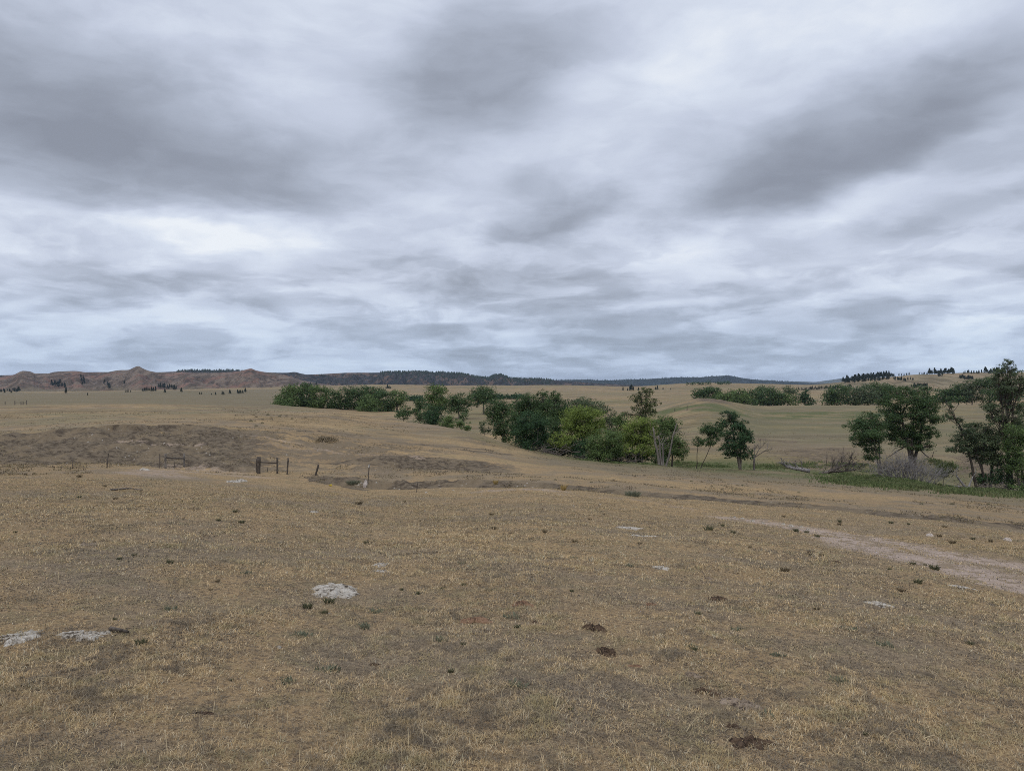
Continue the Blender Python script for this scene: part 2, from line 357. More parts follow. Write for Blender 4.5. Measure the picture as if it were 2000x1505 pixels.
def col_at(az_):
    j = np.searchsorted(AZ, az_) - 1; j = int(np.clip(j, 0, NC - 2)); f = (az_ - AZ[j]) / (AZ[j + 1] - AZ[j])
    return RR[:, j] * (1 - f) + RR[:, j + 1] * f, ZZ[:, j] * (1 - f) + ZZ[:, j + 1] * f
def gz(x, y):
    r, z = col_at(math.atan2(x, y)); return float(np.interp(math.hypot(x, y), r, z))
def gz_many(x, y):
    a = np.arctan2(x, y); j = np.clip(np.searchsorted(AZ, a) - 1, 0, NC - 2); f = (a - AZ[j]) / (AZ[j + 1] - AZ[j])
    rq = np.hypot(x, y); out = np.empty_like(rq)
    order = np.argsort(j, kind='stable'); js = j[order]
    b = np.flatnonzero(np.diff(js)) + 1
    for ids in np.split(order, b):
        c = j[ids[0]]
        z0 = np.interp(rq[ids], RR[:, c], ZZ[:, c]); z1 = np.interp(rq[ids], RR[:, c + 1], ZZ[:, c + 1])
        out[ids] = z0 * (1 - f[ids]) + z1 * f[ids]
    return out
def ground_at(u, v, ymin=0.0):
    """the visible ground point behind a photograph pixel"""
    a = math.atan((u - CU) / FPX); r, z = col_at(a); y = r * math.cos(a)
    vv = CV - FPX * z / y
    k = np.flatnonzero((vv <= v) & (y > max(ymin, 1.5)))
    i = int(k[0]) if len(k) else len(r) - 1
    if i == 0: return np.array([y[0] * math.tan(a), y[0], z[0]])
    f = (vv[i - 1] - v) / (vv[i - 1] - vv[i]) if vv[i - 1] != vv[i] else 0
    f = min(max(f, 0), 1)
    yy = y[i - 1] * (1 - f) + y[i] * f
    return np.array([yy * math.tan(a), yy, z[i - 1] * (1 - f) + z[i] * f])
def at(u, v, Y): return np.array([(u - CU) / FPX * Y, Y, (CV - v) / FPX * Y])

def poly_dist(pts):
    """distance of every terrain vertex to a polyline of ground points"""
    p = np.array(pts)[:, :2]; d = np.full(XX.shape, 1e9)
    for a, b in zip(p[:-1], p[1:]):
        ab = b - a; L = (ab ** 2).sum() + 1e-9
        tt = np.clip(((XX - a[0]) * ab[0] + (YY - a[1]) * ab[1]) / L, 0, 1)
        d = np.minimum(d, np.hypot(XX - a[0] - tt * ab[0], YY - a[1] - tt * ab[1]))
    return d
G = lambda L: [ground_at(u, v) for u, v in L]
wob = (fbm(XX * .8, YY * .8, 4, 61) - .5)
wob2 = (fbm(XX * .12, YY * .12, 4, 62) - .5)
track = np.zeros(XX.shape)
def add_track(pts, wid, wt=1.0, soft=.85, wb=1.0):
    global track
    d = poly_dist(G(pts)) + wob * wid * 1.3 * wb
    track = np.maximum(track, wt * (1 - sstep(wid * (1 - soft), wid * (1 + soft), d)))
add_track([(1425,1010),(1480,1018),(1560,1029),(1640,1043),(1720,1058)], 1.0, .72)
add_track([(1600,1036),(1680,1048),(1760,1062),(1850,1080),(1930,1096),(2010,1112),(2150,1132)], 1.0, .92)
add_track([(1640,1048),(1700,1064),(1780,1086),(1860,1106),(1940,1126),(2010,1146),(2120,1166)], .85, .86)
add_track([(1700,1058),(1800,1080),(1900,1104),(2010,1130)], 1.3, .58)
add_track([(1380,1000),(1300,985),(1200,972),(1100,966)], .6, .45)
add_track([(300,925),(380,922),(460,928),(500,932)], 2.2, .55)
add_track([(330,912),(400,914),(470,924)], 1.5, .5)
add_track([(500,851),(545,858),(590,868),(640,880),(720,888),(820,893)], .7, .52)
add_track([(500,866),(560,871),(620,881)], .8, .4)
add_track([(960,957),(1010,955),(1060,957)], 1.4, .6)
add_track([(230,861),(280,864),(330,868),(400,866)], .45, .55)
add_track([(600,915),(680,917),(760,922)], 1.2, .35)
for pts, wd, wt in [([(455,820),(490,819),(530,818)],.7,1.0), ([(580,841),(620,842),(660,846),(720,851)],.6,1.0), ([(770,864),(850,870),(960,880)],.7,.95), ([(895,878),(940,882),(990,887)],.7,1.0),
        ([(430,838),(520,843),(600,852)],.9,.8), ([(650,905),(700,897),(760,893)],.9,1.0), ([(615,934),(650,945),(700,956)],.9,1.1), ([(0,796),(120,797)],.9,.45), ([(330,797),(480,797.5),(545,797)],1.3,.7), ([(280,778),(350,784),(430,788)],1.6,.6),
        ([(1000,945),(1130,954),(1250,966),(1400,974),(1500,985),(1620,993),(1750,1005),(1880,1018),(2000,1032),(2100,1044)],.75,1.25),
        ([(150,786),(260,785)],1.4,.5), ([(1290,845),(1400,848)],2,.5), ([(1410,860),(1480,858),(1540,862)],3,.7), ([(1560,880),(1640,876)],2.5,.8)]:
    bare = np.maximum(bare, wt * (1 - sstep(wd * .4, wd * 1.6, poly_dist(G(pts)) + wob * wd * 1.6)))
green = np.maximum.reduce([
    band(I['C'] - .7, I['K'] + .5, .35) * uband(1290, 1720, 60) * .85 * sstep(-.22, .1, wob2 + .05),
    band(I['P'] + .3, I['C'] + .1, .4) * uband(1080, 1330, 80) * .5,
    band(I['E'] + .15, I['M'] - .1, .3) * sstep(1300, 1450, UU) * .38,
    band(I['C'] - .30, I['K'] + .45, .25) * sstep(960, 1080, UU) * 1.0 * sstep(-.25, .25, wob2 + .15),
    band(I['C'] - .05, I['K'] + .25, .15) * sstep(1320, 1400, UU) * .9,
    band(I['P'] + .3, I['K'] + .4, .35) * sstep(1560, 1680, UU) * .8,
    band(I['E'] + .50, I['E'] + .74, .06) * sstep(1180, 1330, UU) * (1 - sstep(1680, 1850, UU)) * 1.2 * sstep(-.2, .2, wob2 + .05),
    band(I['E'] + .36, I['E'] + .47, .04) * sstep(1380, 1480, UU) * .5 * sstep(-.1, .2, wob2),
    np.exp(-((UU - 930) / 60) ** 2) * band(I['P'] + .55, I['C'] + .0, .15) * .5,
    band(I['E'], I['M'] - .2, .4) * uband(880, 1060, 50) * .45,
    np.exp(-((UU - 1200) / 90) ** 2) * band(I['V'] + .3, I['R1'] - .45, .2) * .6,
])
olive = np.maximum.reduce([
    band(I['E'] + .05, I['R2a'], .1) * (1 - sstep(520, 640, UU)) * .75,
    band(I['C'] - .9, I['C'] - .3, .4) * sstep(1500, 1750, UU) * .4,
    band(I['K'] + .7, I['E'] + .4, .4) * sstep(1300, 1500, UU) * .5,
    band(I['W'] + .1, I['C'] + .2, .5) * sstep(950, 1150, UU) * .7,
    band(I['E'] + .1, I['M'], .3) * sstep(1200, 1400, UU) * .85 * sstep(-.15, .15, wob2),
    band(I['P'] + .4, I['C'] + .5, .3) * (1 - sstep(500, 600, UU)) * .25,
])

def ground_material():
    m, t, b = new_mat('dry_prairie')
    pos = t.new('ShaderNodeNewGeometry').outputs['Position']
    at1 = t.new('ShaderNodeAttribute', attribute_name='cover'); s = t.new('ShaderNodeSeparateColor'); t.put(s.inputs[0], at1.outputs['Color'])
    bare_, track_, green_ = s.outputs[0], s.outputs[1], s.outputs[2]; olive_ = at1.outputs['Alpha']
    far_ = t.new('ShaderNodeAttribute', attribute_name='range').outputs['Fac']
    flat = t.vmath('MULTIPLY', pos, (1, 1, .3))
    a1, _ = t.noise(flat, .33, 6, .6, .3); a2, _ = t.noise(flat, 1.9, 7, .62, .4); a3, _ = t.noise(flat, 17, 6, .66); a4, _ = t.noise(flat, 75, 4, .6)
    a5, _ = t.noise(t.vmath('MULTIPLY', pos, (.5, 1, .3)), .05, 7, .62, .3); a6, _ = t.noise(t.vmath('MULTIPLY', pos, (.4, 1, .3)), .009, 6, .6)
    straw, straw2, greyt, oliv, dirt = (.288, .198, .106, 1), (.369, .249, .119, 1), (.198, .156, .109, 1), (.157, .135, .077, 1), (.099, .073, .053, 1)
    c = t.mix(t.rng(a1, .42, .60), straw, greyt)
    c = t.mix(t.math('MULTIPLY', t.rng(a5, .46, .58), .7), c, straw2)
    c = t.mix(t.math('MULTIPLY', t.rng(a2, .50, .62), .6), c, oliv)
    c = t.mix(t.math('MULTIPLY', t.rng(a3, .47, .58), .75), c, dirt)
    c = t.mix(t.math('MULTIPLY', t.rng(a4, .50, .60), .6), c, (.374, .286, .176, 1))
    c = t.mix(t.math('MULTIPLY', t.math('MULTIPLY', t.rng(a6, .45, .6), far_), .6), c, oliv)
    c = t.mix(t.math('MULTIPLY', t.math('MULTIPLY', t.rng(a5, .5, .36), far_), .5), c, greyt)
    b1, _ = t.noise(t.vmath('MULTIPLY', pos, (.110, .495, .330)), 1.0, 7, .62, .4); b2, _ = t.noise(t.vmath('MULTIPLY', pos, (.024, .066, .110)), 1.0, 6, .6, .4)
    var = t.math('MULTIPLY', t.rng(b1, .36, .64, .70, 1.28, False), t.rng(b2, .36, .64, .80, 1.18, False))
    var = t.math('ADD', 1.0, t.math('MULTIPLY', t.math('SUBTRACT', var, 1.0), far_))
    c = t.mix(1.0, c, var, 'MULTIPLY')
    c = t.mix(t.math('MULTIPLY', t.math('MULTIPLY', t.rng(b2, .50, .60), far_), .55), c, (.156, .145, .079, 1))
    # olive pasture
    c = t.mix(t.math('MULTIPLY', olive_, t.rng(a5, .25, .6, .55, 1)), c, (.138, .120, .080, 1))
    # green
    gcol = t.mix(t.rng(a2, .4, .62), (.078, .092, .040, 1), (.125, .122, .060, 1))
    c = t.mix(t.math('MULTIPLY', green_, t.rng(a5, .28, .56, .35, 1)), c, gcol)
    # bare soil, brown, with pale stones and dry turf left in it
    soil = t.mix(t.rng(a2, .40, .60), (.061, .047, .034, 1), (.143, .113, .079, 1))
    soil = t.mix(t.math('MULTIPLY', t.rng(a1, .48, .58), .7), soil, (.181, .138, .088, 1)); soil = t.mix(t.math('MULTIPLY', t.rng(a3, .52, .6), .5), soil, (.202, .165, .117, 1))
    vo = t.new('ShaderNodeTexVoronoi'); t.put(vo.inputs['Vector'], flat); vo.inputs['Scale'].default_value = 2.3
    stones = t.math('MULTIPLY', t.rng(vo.outputs['Distance'], .16, .07), t.rng(a1, .5, .58))
    soil = t.mix(t.math('MULTIPLY', stones, .8), soil, (.42, .38, .33, 1))
    fb = t.rng(t.math('ADD', bare_, t.math('MULTIPLY', t.math('ADD', t.math('SUBTRACT', a2, .5), t.math('MULTIPLY', t.math('SUBTRACT', a1, .5), 1.2)), 1.5)), .30, .72)
    c = t.mix(fb, c, soil)
    tk = t.mix(t.rng(a3, .36, .66), (.40, .315, .255, 1), (.27, .205, .16, 1))
    tk = t.mix(t.math('MULTIPLY', t.rng(a4, .52, .7), .5), tk, (.52, .45, .39, 1))
    tk = t.mix(t.math('MULTIPLY', t.rng(a2, .50, .58), .8), tk, (.205, .155, .10, 1))
    ft = t.rng(t.math('ADD', track_, t.math('MULTIPLY', t.math('ADD', t.math('SUBTRACT', a2, .5), t.math('MULTIPLY', t.math('SUBTRACT', a3, .5), .7)), 1.7)), .34, .66)
    c = t.mix(ft, c, tk)
    t.put(b.inputs['Base Color'], c); b.inputs['Roughness'].default_value = 1.0; b.inputs['Specular IOR Level'].default_value = .05
    h = t.math('ADD', t.math('MULTIPLY', a3, .6), t.math('ADD', t.math('MULTIPLY', a4, .35), t.math('MULTIPLY', a2, 1.2)))
    bp = t.new('ShaderNodeBump'); bp.inputs['Strength'].default_value = .8; bp.inputs['Distance'].default_value = .06
    t.put(bp.inputs['Height'], h); t.l.new(bp.outputs[0], b.inputs['Normal'])
    return m
M['ground'] = ground_material()

ZZ = ZZ - np.clip(track, 0, 1) * sstep(30, 22, RR) * (.05 + .05 * (fbm(XX * 2.2, YY * 2.2, 4, 71) - .5))
idx = np.arange(NR * NC).reshape(NR, NC)
jn = np.concatenate([np.arange(1, NC), [0]])
jj = np.arange(NC)
F = np.stack([idx[:-1][:, jj], idx[:-1][:, jn], idx[1:][:, jn], idx[1:][:, jj]], -1).reshape(-1, 4)
V = np.stack([XX, YY, ZZ], -1).reshape(-1, 3)
hub = np.array([[0, 0, -1.62]])
V = np.vstack([V, hub])
F = np.vstack([F[:, ::-1], np.stack([np.full(NC, len(V) - 1), idx[0], idx[0][jn], idx[0][jn]], -1)[:0]])
ground = mesh_np('ground', V, F, 4, M['ground'], smooth=True)
tag(ground, kind='structure')
# make faces look upwards
ground.data.flip_normals() if ground.data.polygons[1000].normal.z < 0 else None
cov = np.concatenate([np.stack([bare, np.clip(track, 0, 1), np.clip(green, 0, 1.2), olive], -1).reshape(-1, 4), [[0, 0, 0, 0]]]).astype(np.float32)
a = ground.data.attributes.new('cover', 'FLOAT_COLOR', 'POINT'); a.data.foreach_set('color', cov.ravel())
a = ground.data.attributes.new('range', 'FLOAT', 'POINT'); a.data.foreach_set('value', np.concatenate([sstep(30, 160, RR).ravel(), [0]]).astype(np.float32))

# ------------------------------------------------------------------ hills
def hill_material(name, low, mid, red, dark, z0, z1, streak=.02, amt=.8):
    m, t, b = new_mat(name)
    pos = t.new('ShaderNodeNewGeometry').outputs['Position']
    f1, _ = t.noise(pos, .010, 6, .6, .4); f2, _ = t.noise(t.vmath('MULTIPLY', pos, (1, .22, .35)), streak, 6, .65, .3); f3, _ = t.noise(t.vmath('MULTIPLY', pos, (1, .35, .6)), .07, 6, .65)
    f4, _ = t.noise(pos, .25, 4, .6)
    zc = t.new('ShaderNodeSeparateXYZ'); t.put(zc.inputs[0], pos); zc = zc.outputs[2]
    hgt = t.rng(t.math('ADD', zc, t.math('MULTIPLY', t.math('SUBTRACT', f1, .5), 40)), z0, z1)
    c = t.mix(t.rng(f2, .42, .58), mid, tuple(x * .55 for x in mid[:3]) + (1,))
    c = t.mix(t.math('MULTIPLY', t.rng(f1, .50, .60), amt), c, red)
    c = t.mix(t.math('MULTIPLY', t.rng(f3, .50, .60), .75), c, dark)
    c = t.mix(t.math('MULTIPLY', t.rng(f4, .54, .66), .5), c, dark)
    lw = t.mix(t.rng(f3, .44, .6), low, tuple(x * .7 for x in low[:3]) + (1,))
    c = t.mix(hgt, lw, c)
    t.put(b.inputs['Base Color'], c); b.inputs['Roughness'].default_value = 1; b.inputs['Specular IOR Level'].default_value = .05
    return m

def hill(name, u0, u1, yf, yc, yb, sky_pts, foot_pts, mat, spurs=(), rough=1.0, nu=420, nt=90, seed=0, freq=1.0, zback=-40):
    us = np.linspace(u0, u1, nu); ts = np.linspace(0, 1.5, nt)
    Us, Ts = np.meshgrid(us, ts)
    az_ = np.arctan((Us - CU) / FPX)
    vsk = pchip([p[0] for p in sky_pts], [p[1] for p in sky_pts], us)
    zc = (CV - vsk) / FPX * yc
    vft = np.interp(us, [p[0] for p in foot_pts], [p[1] for p in foot_pts]); zf = np.minimum((CV - vft) / FPX * yf, np.array([gz(math.tan(math.atan((q - CU) / FPX)) * yf, yf) for q in us])) - 3
    Yd = np.where(Ts <= 1, yf + (yc - yf) * Ts, yc + (yb - yc) * (Ts - 1) * 2)
    spur = np.zeros(nu)
    for (su, sw, sh) in spurs: spur = np.maximum(spur, sh * np.exp(-((us - su) / sw) ** 2))
    spur = np.clip(spur + (fbm(us * .02 * freq, us * 0, 3, seed + 2) - .45) * .9, 0, 1)
    e = 1.0 - .52 * spur
    g = np.clip(Ts / 1.0, 0, 1)
    g = np.where(Ts <= 1, sstep(0, 1, np.clip((g - .0) / 1.0, 0, 1)) ** 1.0 * 0 + np.clip(g, 0, 1) ** (1.9 - 1.15 * spur)[None], 1)
    h = zf + (zc - zf) * g
    Xw = np.tan(az_) * Yd
    ero = (ridged(Xw * .0075 * freq, Yd * .0045 * freq, 4, seed) - .62)
    win = np.where(Ts <= 1, np.sin(np.pi * np.clip(Ts, 0, 1)) ** .8, 0)
    h = h + (ero + .55 * (ridged(Xw * .021 * freq, Yd * .006 * freq, 3, seed + 5) - .62)) * win * (zc - zf) * .60 * rough
    h = np.where(Ts > 1, zc + (zback - zc) * sstep(0, 1, (Ts - 1) * 2) , h)
    # keep the skyline itself: nothing in front may rise above it
    lim = zc / yc * Yd
    h = np.where(Ts < 1, np.minimum(h, lim - .4 * (1 - Ts) * np.abs(zc - zf) * .06), h)
    V = np.stack([Xw, Yd, h], -1).reshape(-1, 3)
    ii = np.arange(nu * nt).reshape(nt, nu)
    F = np.stack([ii[:-1, :-1], ii[:-1, 1:], ii[1:, 1:], ii[1:, :-1]], -1).reshape(-1, 4)
    o = mesh_np(name, V, F, 4, mat, smooth=True); tag(o, kind='structure')
    o_grid = (us, ts, Xw, Yd, h)
    return o, o_grid
RED_SKY = [(-420,728),(-250,720),(-120,730),(0,737),(14,735),(28,731),(45,724),(58,725),(70,729),(92,729),(106,726),(128,724.5),(145,724),(170,727),(192,728),(212,726),(232,722.5),(250,722),(262,717),(270,714.5),(279,719),(292,724),(312,727),(330,727.5),(350,726.5),(380,727),(410,728),(435,727),(462,725.5),(478,722),(490,719.5),(500,723),(516,726),(536,728),(552,731),(568,736),(590,742),(615,747),(650,752)]
M['red'] = hill_material('red_clay_hills', (.155, .128, .085, 1), (.165, .128, .098, 1), (.190, .108, .080, 1), (.052, .042, .036, 1), -20, 2, .03, .7)
red_o, red_g = hill('hills', -420, 650, 1650, 2300, 2900, RED_SKY, [(-420,764),(0,764),(120,764),(300,762),(480,760),(560,757),(650,754)], M['red'],
     spurs=[(45,40,.9),(268,45,1.0),(490,42,1.0),(130,22,.45),(370,28,.35),(430,25,.5),(-150,60,.8)], nu=760, nt=120, seed=4, freq=1.6)
M['mesa'] = hill_material('burnt_mesa', (.085, .075, .055, 1), (.048, .046, .044, 1), (.150, .098, .070, 1), (.016, .020, .021, 1), -20, 0, .03, .6)
MESA_SKY = [(-420,735),(-60,733),(20,732),(150,727),(200,726),(260,727),(345,725),(362,723),(400,722.5),(445,722),(470,724),(520,727),(560,727.5),(575,726),(588,729),(600,731),(640,729.5),(680,727.5),(720,727.5),(745,727),(800,726),(850,727),(890,729),(915,732),(940,737),(955,737),(966,733),(976,732),(988,735.5),(1000,739),(1030,739.5),(1060,740.5),(1085,743),(1120,745),(1180,749),(1250,752)]
mesa_o, mesa_g = hill('mesa', -420, 1250, 2750, 3300, 4200, MESA_SKY, [(-420,757),(640,755),(900,755),(1250,756)], M['mesa'],
     spurs=[(655,30,.5),(700,22,.5),(760,25,.6),(830,30,.7),(905,40,.6),(970,30,.8),(600,20,.4)], nu=900, nt=90, seed=14, freq=1.5)
M['pine_ridge'] = hill_material('pine_covered_ridge', (.028, .038, .028, 1), (.016, .026, .024, 1), (.035, .042, .030, 1), (.016, .024, .02, 1), -80, -60, .01)
ridge_o, ridge_g = hill('ridge', 940, 1640, 5600, 6600, 7600, [(940,744),(1000,743),(1080,742),(1150,741),(1172,742.5),(1215,741.5),(1260,740),(1300,738),(1330,736.5),(1360,736.5),(1400,734),(1422,733),(1445,737),(1470,740.5),(1500,742.5),(1535,745),(1570,747),(1640,750)], [(940,753),(1640,753)], M['pine_ridge'], nu=420, nt=50, seed=24, freq=.8, rough=.6)
M['far_ridge'] = hill_material('faraway_ridge', (.10, .10, .075, 1), (.07, .08, .06, 1), (.14, .12, .08, 1), (.04, .055, .045, 1), -80, -60, .005)
far_o, far_g = hill('far_ridge', 1400, 2200, 9000, 10500, 11400, [(1400,748),(1500,746.5),(1540,744.5),(1565,744.5),(1590,745.5),(1610,743),(1625,741),(1645,738.5),(1670,738),(1720,737),(1800,736),(2000,736),(2200,736)], [(1400,752),(2200,752)], M['far_ridge'], nu=200, nt=30, seed=34, freq=.4, rough=.4)
M['tan_hill'] = hill_material('dry_grass_hill', (.235, .185, .115, 1), (.225, .18, .115, 1), (.27, .20, .125, 1), (.14, .122, .072, 1), -30, -10, .03)
TAN_SKY = [(1560,752),(1600,750),(1640,746),(1680,741),(1710,737.5),(1735,736),(1760,734),(1785,731.5),(1830,730.5),(1850,729),(1875,728),(1900,727),(1925,727.5),(1950,729),(1975,728),(2000,726),(2040,724),(2200,722),(2450,730)]
tan_o, tan_g = hill('hillside', 1560, 2450, 820, 1300, 1900, TAN_SKY, [(1560,757),(1700,760),(2000,764),(2450,768)], M['tan_hill'], spurs=[(1860,90,.5),(2000,60,.5)], nu=360, nt=70, seed=44, freq=1.3, rough=.35)

def on_hill(grid, u, v):
    """visible point on a hill behind photograph pixel"""
    us, ts, Xw, Yd, h = grid
    j = int(np.clip(np.searchsorted(us, u), 0, len(us) - 1))
    vv = CV - FPX * h[:, j] / Yd[:, j]
    k = np.flatnonzero(vv <= v); i = int(k[0]) if len(k) else int(np.argmin(vv))
    return np.array([Xw[i, j], Yd[i, j], h[i, j]])

# ------------------------------------------------------------------ tubes (trunks, limbs, posts, twigs)
class Tubes:
    def __init__(s): s.V = []; s.F = []; s.n = 0
    def tube(s, pts, rad, sides=6, cap=True):
        pts = np.asarray(pts, float); m = len(pts); rad = np.broadcast_to(np.asarray(rad, float), (m,))
        tan = np.gradient(pts, axis=0); tan /= np.linalg.norm(tan, axis=1)[:, None] + 1e-9
        ref = np.array([1.0, .13, .07]) if abs(tan[0][0]) < .8 else np.array([0.1, 1.0, .05])
        a = np.cross(tan, ref); a /= np.linalg.norm(a, axis=1)[:, None] + 1e-9; b = np.cross(tan, a)
        th = np.arange(sides) * 2 * math.pi / sides
        ring = pts[:, None] + rad[:, None, None] * (a[:, None] * np.cos(th)[None, :, None] + b[:, None] * np.sin(th)[None, :, None])
        base = s.n; s.V.append(ring.reshape(-1, 3)); s.n += m * sides
        k = np.arange(sides); k2 = (k + 1) % sides
        for i in range(m - 1):
            s.F.append(np.stack([base + i * sides + k, base + i * sides + k2, base + (i + 1) * sides + k2, base + (i + 1) * sides + k], -1))
        if cap:
            for i in (0, m - 1):
                s.V.append(pts[i][None]); c = s.n; s.n += 1
                s.F.append(np.stack([base + i * sides + k, base + i * sides + k2, np.full(sides, c), np.full(sides, c)], -1))
    def build(s, name, mat, parent=None, smooth=True, origin=None):
        V = np.vstack(s.V); F = np.vstack(s.F)
        if origin is not None: V = V - np.asarray(origin)
        quads = F[F[:, 2] != F[:, 3]]; tris = F[F[:, 2] == F[:, 3]][:, :3]
        me = bpy.data.meshes.new(name)
        me.vertices.add(len(V)); me.vertices.foreach_set('co', V.astype(np.float32).ravel())
        li = np.concatenate([quads.ravel(), tris.ravel()]).astype(np.int32)
        me.loops.add(len(li)); me.loops.foreach_set('vertex_index', li)
        st = np.concatenate([np.arange(len(quads)) * 4, len(quads) * 4 + np.arange(len(tris)) * 3]).astype(np.int32)
        me.polygons.add(len(st)); me.polygons.foreach_set('loop_start', st)
        if smooth: me.polygons.foreach_set('use_smooth', np.ones(len(st), bool))
        me.materials.append(mat); me.update(calc_edges=True); me.validate()
        o = bpy.data.objects.new(name, me); COL.objects.link(o)
        if parent: o.parent = parent
        return o
def bend(a, b, n=6, wob=.08, r=rng, sag=0.0):
    a = np.asarray(a, float); b = np.asarray(b, float); t = np.linspace(0, 1, n)[:, None]
    L = np.linalg.norm(b - a); off = r.normal(0, wob * L, (n, 3)); off[0] = 0; off[-1] = 0
    off = np.cumsum(off, 0) * .5; off -= t * off[-1]
    return a + (b - a) * t + off + np.array([0, 0, sag * L]) * np.sin(math.pi * t)

# ------------------------------------------------------------------ leaves
def leaf_quads(C, out, size, r, up=.35):
    n = len(C)
    nrm = r.normal(0, 1, (n, 3)) * .75 + out * .7 + np.array([0, 0, up]); nrm /= np.linalg.norm(nrm, axis=1)[:, None] + 1e-9
    tg = np.cross(nrm, r.normal(0, 1, (n, 3))); tg /= np.linalg.norm(tg, axis=1)[:, None] + 1e-9
    bt = np.cross(nrm, tg); s = (size * r.uniform(.6, 1.35, n))[:, None]
    V = np.stack([C - tg * s * .60, C + bt * s * .40, C + tg * s * .60, C - bt * s * .40], 1)
    return V.reshape(-1, 3)
def lobe_leaves(c, rad, size, dens, r, sparse=0.0):
    rx, ry, rz = rad
    n = int(dens * 1.25 * (rx * rz + rx * ry + ry * rz) / 3 / size ** 2)
    n = max(n, 30)
    nc = max(9, int(20 * (rx * rz) ** .35))
    d = r.normal(0, 1, (nc, 3)); d /= np.linalg.norm(d, axis=1)[:, None]
    cr = r.uniform(.35, .98, nc)[:, None]
    cc = d * cr; cs = r.uniform(.18, .40, nc)
    if sparse: cs *= (1 - .12 * sparse)
    which = r.integers(0, nc, n)
    p = cc[which] + r.normal(0, 1, (n, 3)) * cs[which][:, None] * .62
    out = p / (np.linalg.norm(p, axis=1)[:, None] + 1e-6)
    keep = np.linalg.norm(p, axis=1) < 1.18
    p, out = p[keep], out[keep]
    return np.asarray(c) + p * np.array([rx, ry, rz]), out, np.asarray(c) + cc * np.array([rx, ry, rz])

def tree(name, label, cat, group, u, Y, lobes, leaf, bark='bark', dens=13.0, trunk_px=3.2, base_v=None, sparse=0.0, seed=0, stems=None, lean=None, extra=None, twig=True, zoff=0.0, grow=1.0):
    """lobes: (u, v, half width, half height) seen at depth Y; each becomes a rounded cloud of leaves with depth of its own"""
    r = np.random.default_rng(1000 + seed)
    x0 = (u - CU) / FPX * Y; z0 = gz(x0, Y) + zoff; o0 = np.array([x0, Y, z0])
    root = empty(name, tuple(o0)); tag(root, label, cat, group)
    px = Y / FPX; size = float(np.clip(.00145 * Y, .12, .75))
    wmax = max(l[2] for l in lobes) * px
    cs = []; CL = []; OUT = []; tips = []
    for (lu, lv, a, b) in lobes:
        dy = r.uniform(-.55, .55) * max(wmax, 1.0)
        c = at(lu, lv, Y); c = np.array([c[0], c[1] + dy, c[2]])
        gr = (1.36 if sparse < .3 else 1.28) * grow; rad = (a * px * gr, max(a, b) * px * .95 * gr, b * px * gr)
        p, out, cc = lobe_leaves(c, rad, size, dens, r, sparse); CL.append(p); OUT.append(out); cs.append((c, rad)); tips.append(cc)
    C = np.vstack(CL); OUT = np.vstack(OUT)
    keep = C[:, 2] > gz_many(C[:, 0], C[:, 1]) - .1
    fs = 1.35 * 100 / Y      # light gaps between the sprays
    gap = fbm(C[:, 0] * fs + C[:, 1] * fs * .55 + seed, C[:, 2] * fs * 1.25 + C[:, 1] * fs * .4, 3, seed + 200)
    keep &= gap > (.33 + .09 * sparse + r.normal(0, .03, len(C)))
    C, OUT = C[keep], OUT[keep]
    Vq = leaf_quads(C - o0, OUT, size, r)
    mesh_np('crown', Vq, np.arange(len(Vq)).reshape(-1, 4), 4, M[leaf], root)
    tb = Tubes(); tr = trunk_px * px * .5
    top = max(c[2] + rad[2] * .3 for c, rad in cs)
    cx = np.mean([c[0] for c, _ in cs]); H = top - z0
    hf = z0 + H * .42
    tgt = np.array([x0 + (cx - x0) * .55, Y, hf])
    if stems is None:
        main = bend(o0 - [0, 0, .5], tgt, 6, .025, r); tb.tube(main, np.linspace(tr * 1.25, tr * .8, 6), 8)
        starts = [main]
    else:
        starts = []
        for (su, sv, tu, tv) in stems:
            s0 = at(su, sv, Y); s0[1] = Y; s0[2] = min(s0[2], gz(s0[0], Y)) - .4
            s1 = at(tu, tv, Y); st = bend(s0, s1, 7, .03, r); tb.tube(st, np.linspace(tr * 1.15, tr * .55, 7), 8); starts.append(st)
    for (c, rad), cc in zip(cs, tips):
        best = min(starts, key=lambda s: np.linalg.norm(s[-1][:2] - c[:2]))
        k = len(best) - 1 if c[2] > best[-1][2] else int(np.clip(np.argmin(np.abs(best[:, 2] - (c[2] - rad[2] * .6))), 2, len(best) - 1))
        br = bend(best[k], c, 6, .05, r, .03); rr = tr * .55 * min(1.0, .45 + .2 * rad[0] / (px * 12))
        tb.tube(br, np.linspace(rr, rr * .35, 6), 5, False)
        if twig:
            for q in cc[::2 if not sparse else 1]:
                tw = bend(br[r.integers(3, 6)], q, 4, .06, r); tb.tube(tw, np.linspace(rr * .38, rr * .1, 4), 4, False)
    if extra:
        for pl in extra:
            pts = np.array([at(a_, b_, Y) for a_, b_ in pl[:-1]]); n = len(pts)
            pts[:, 1] += np.linspace(0, r.uniform(-1, 1), n)
            tb.tube(pts, np.linspace(pl[-1] * px * .5, pl[-1] * px * .15, n), 6)
    tb.build('trunk', M[bark], root, origin=o0)
    return root

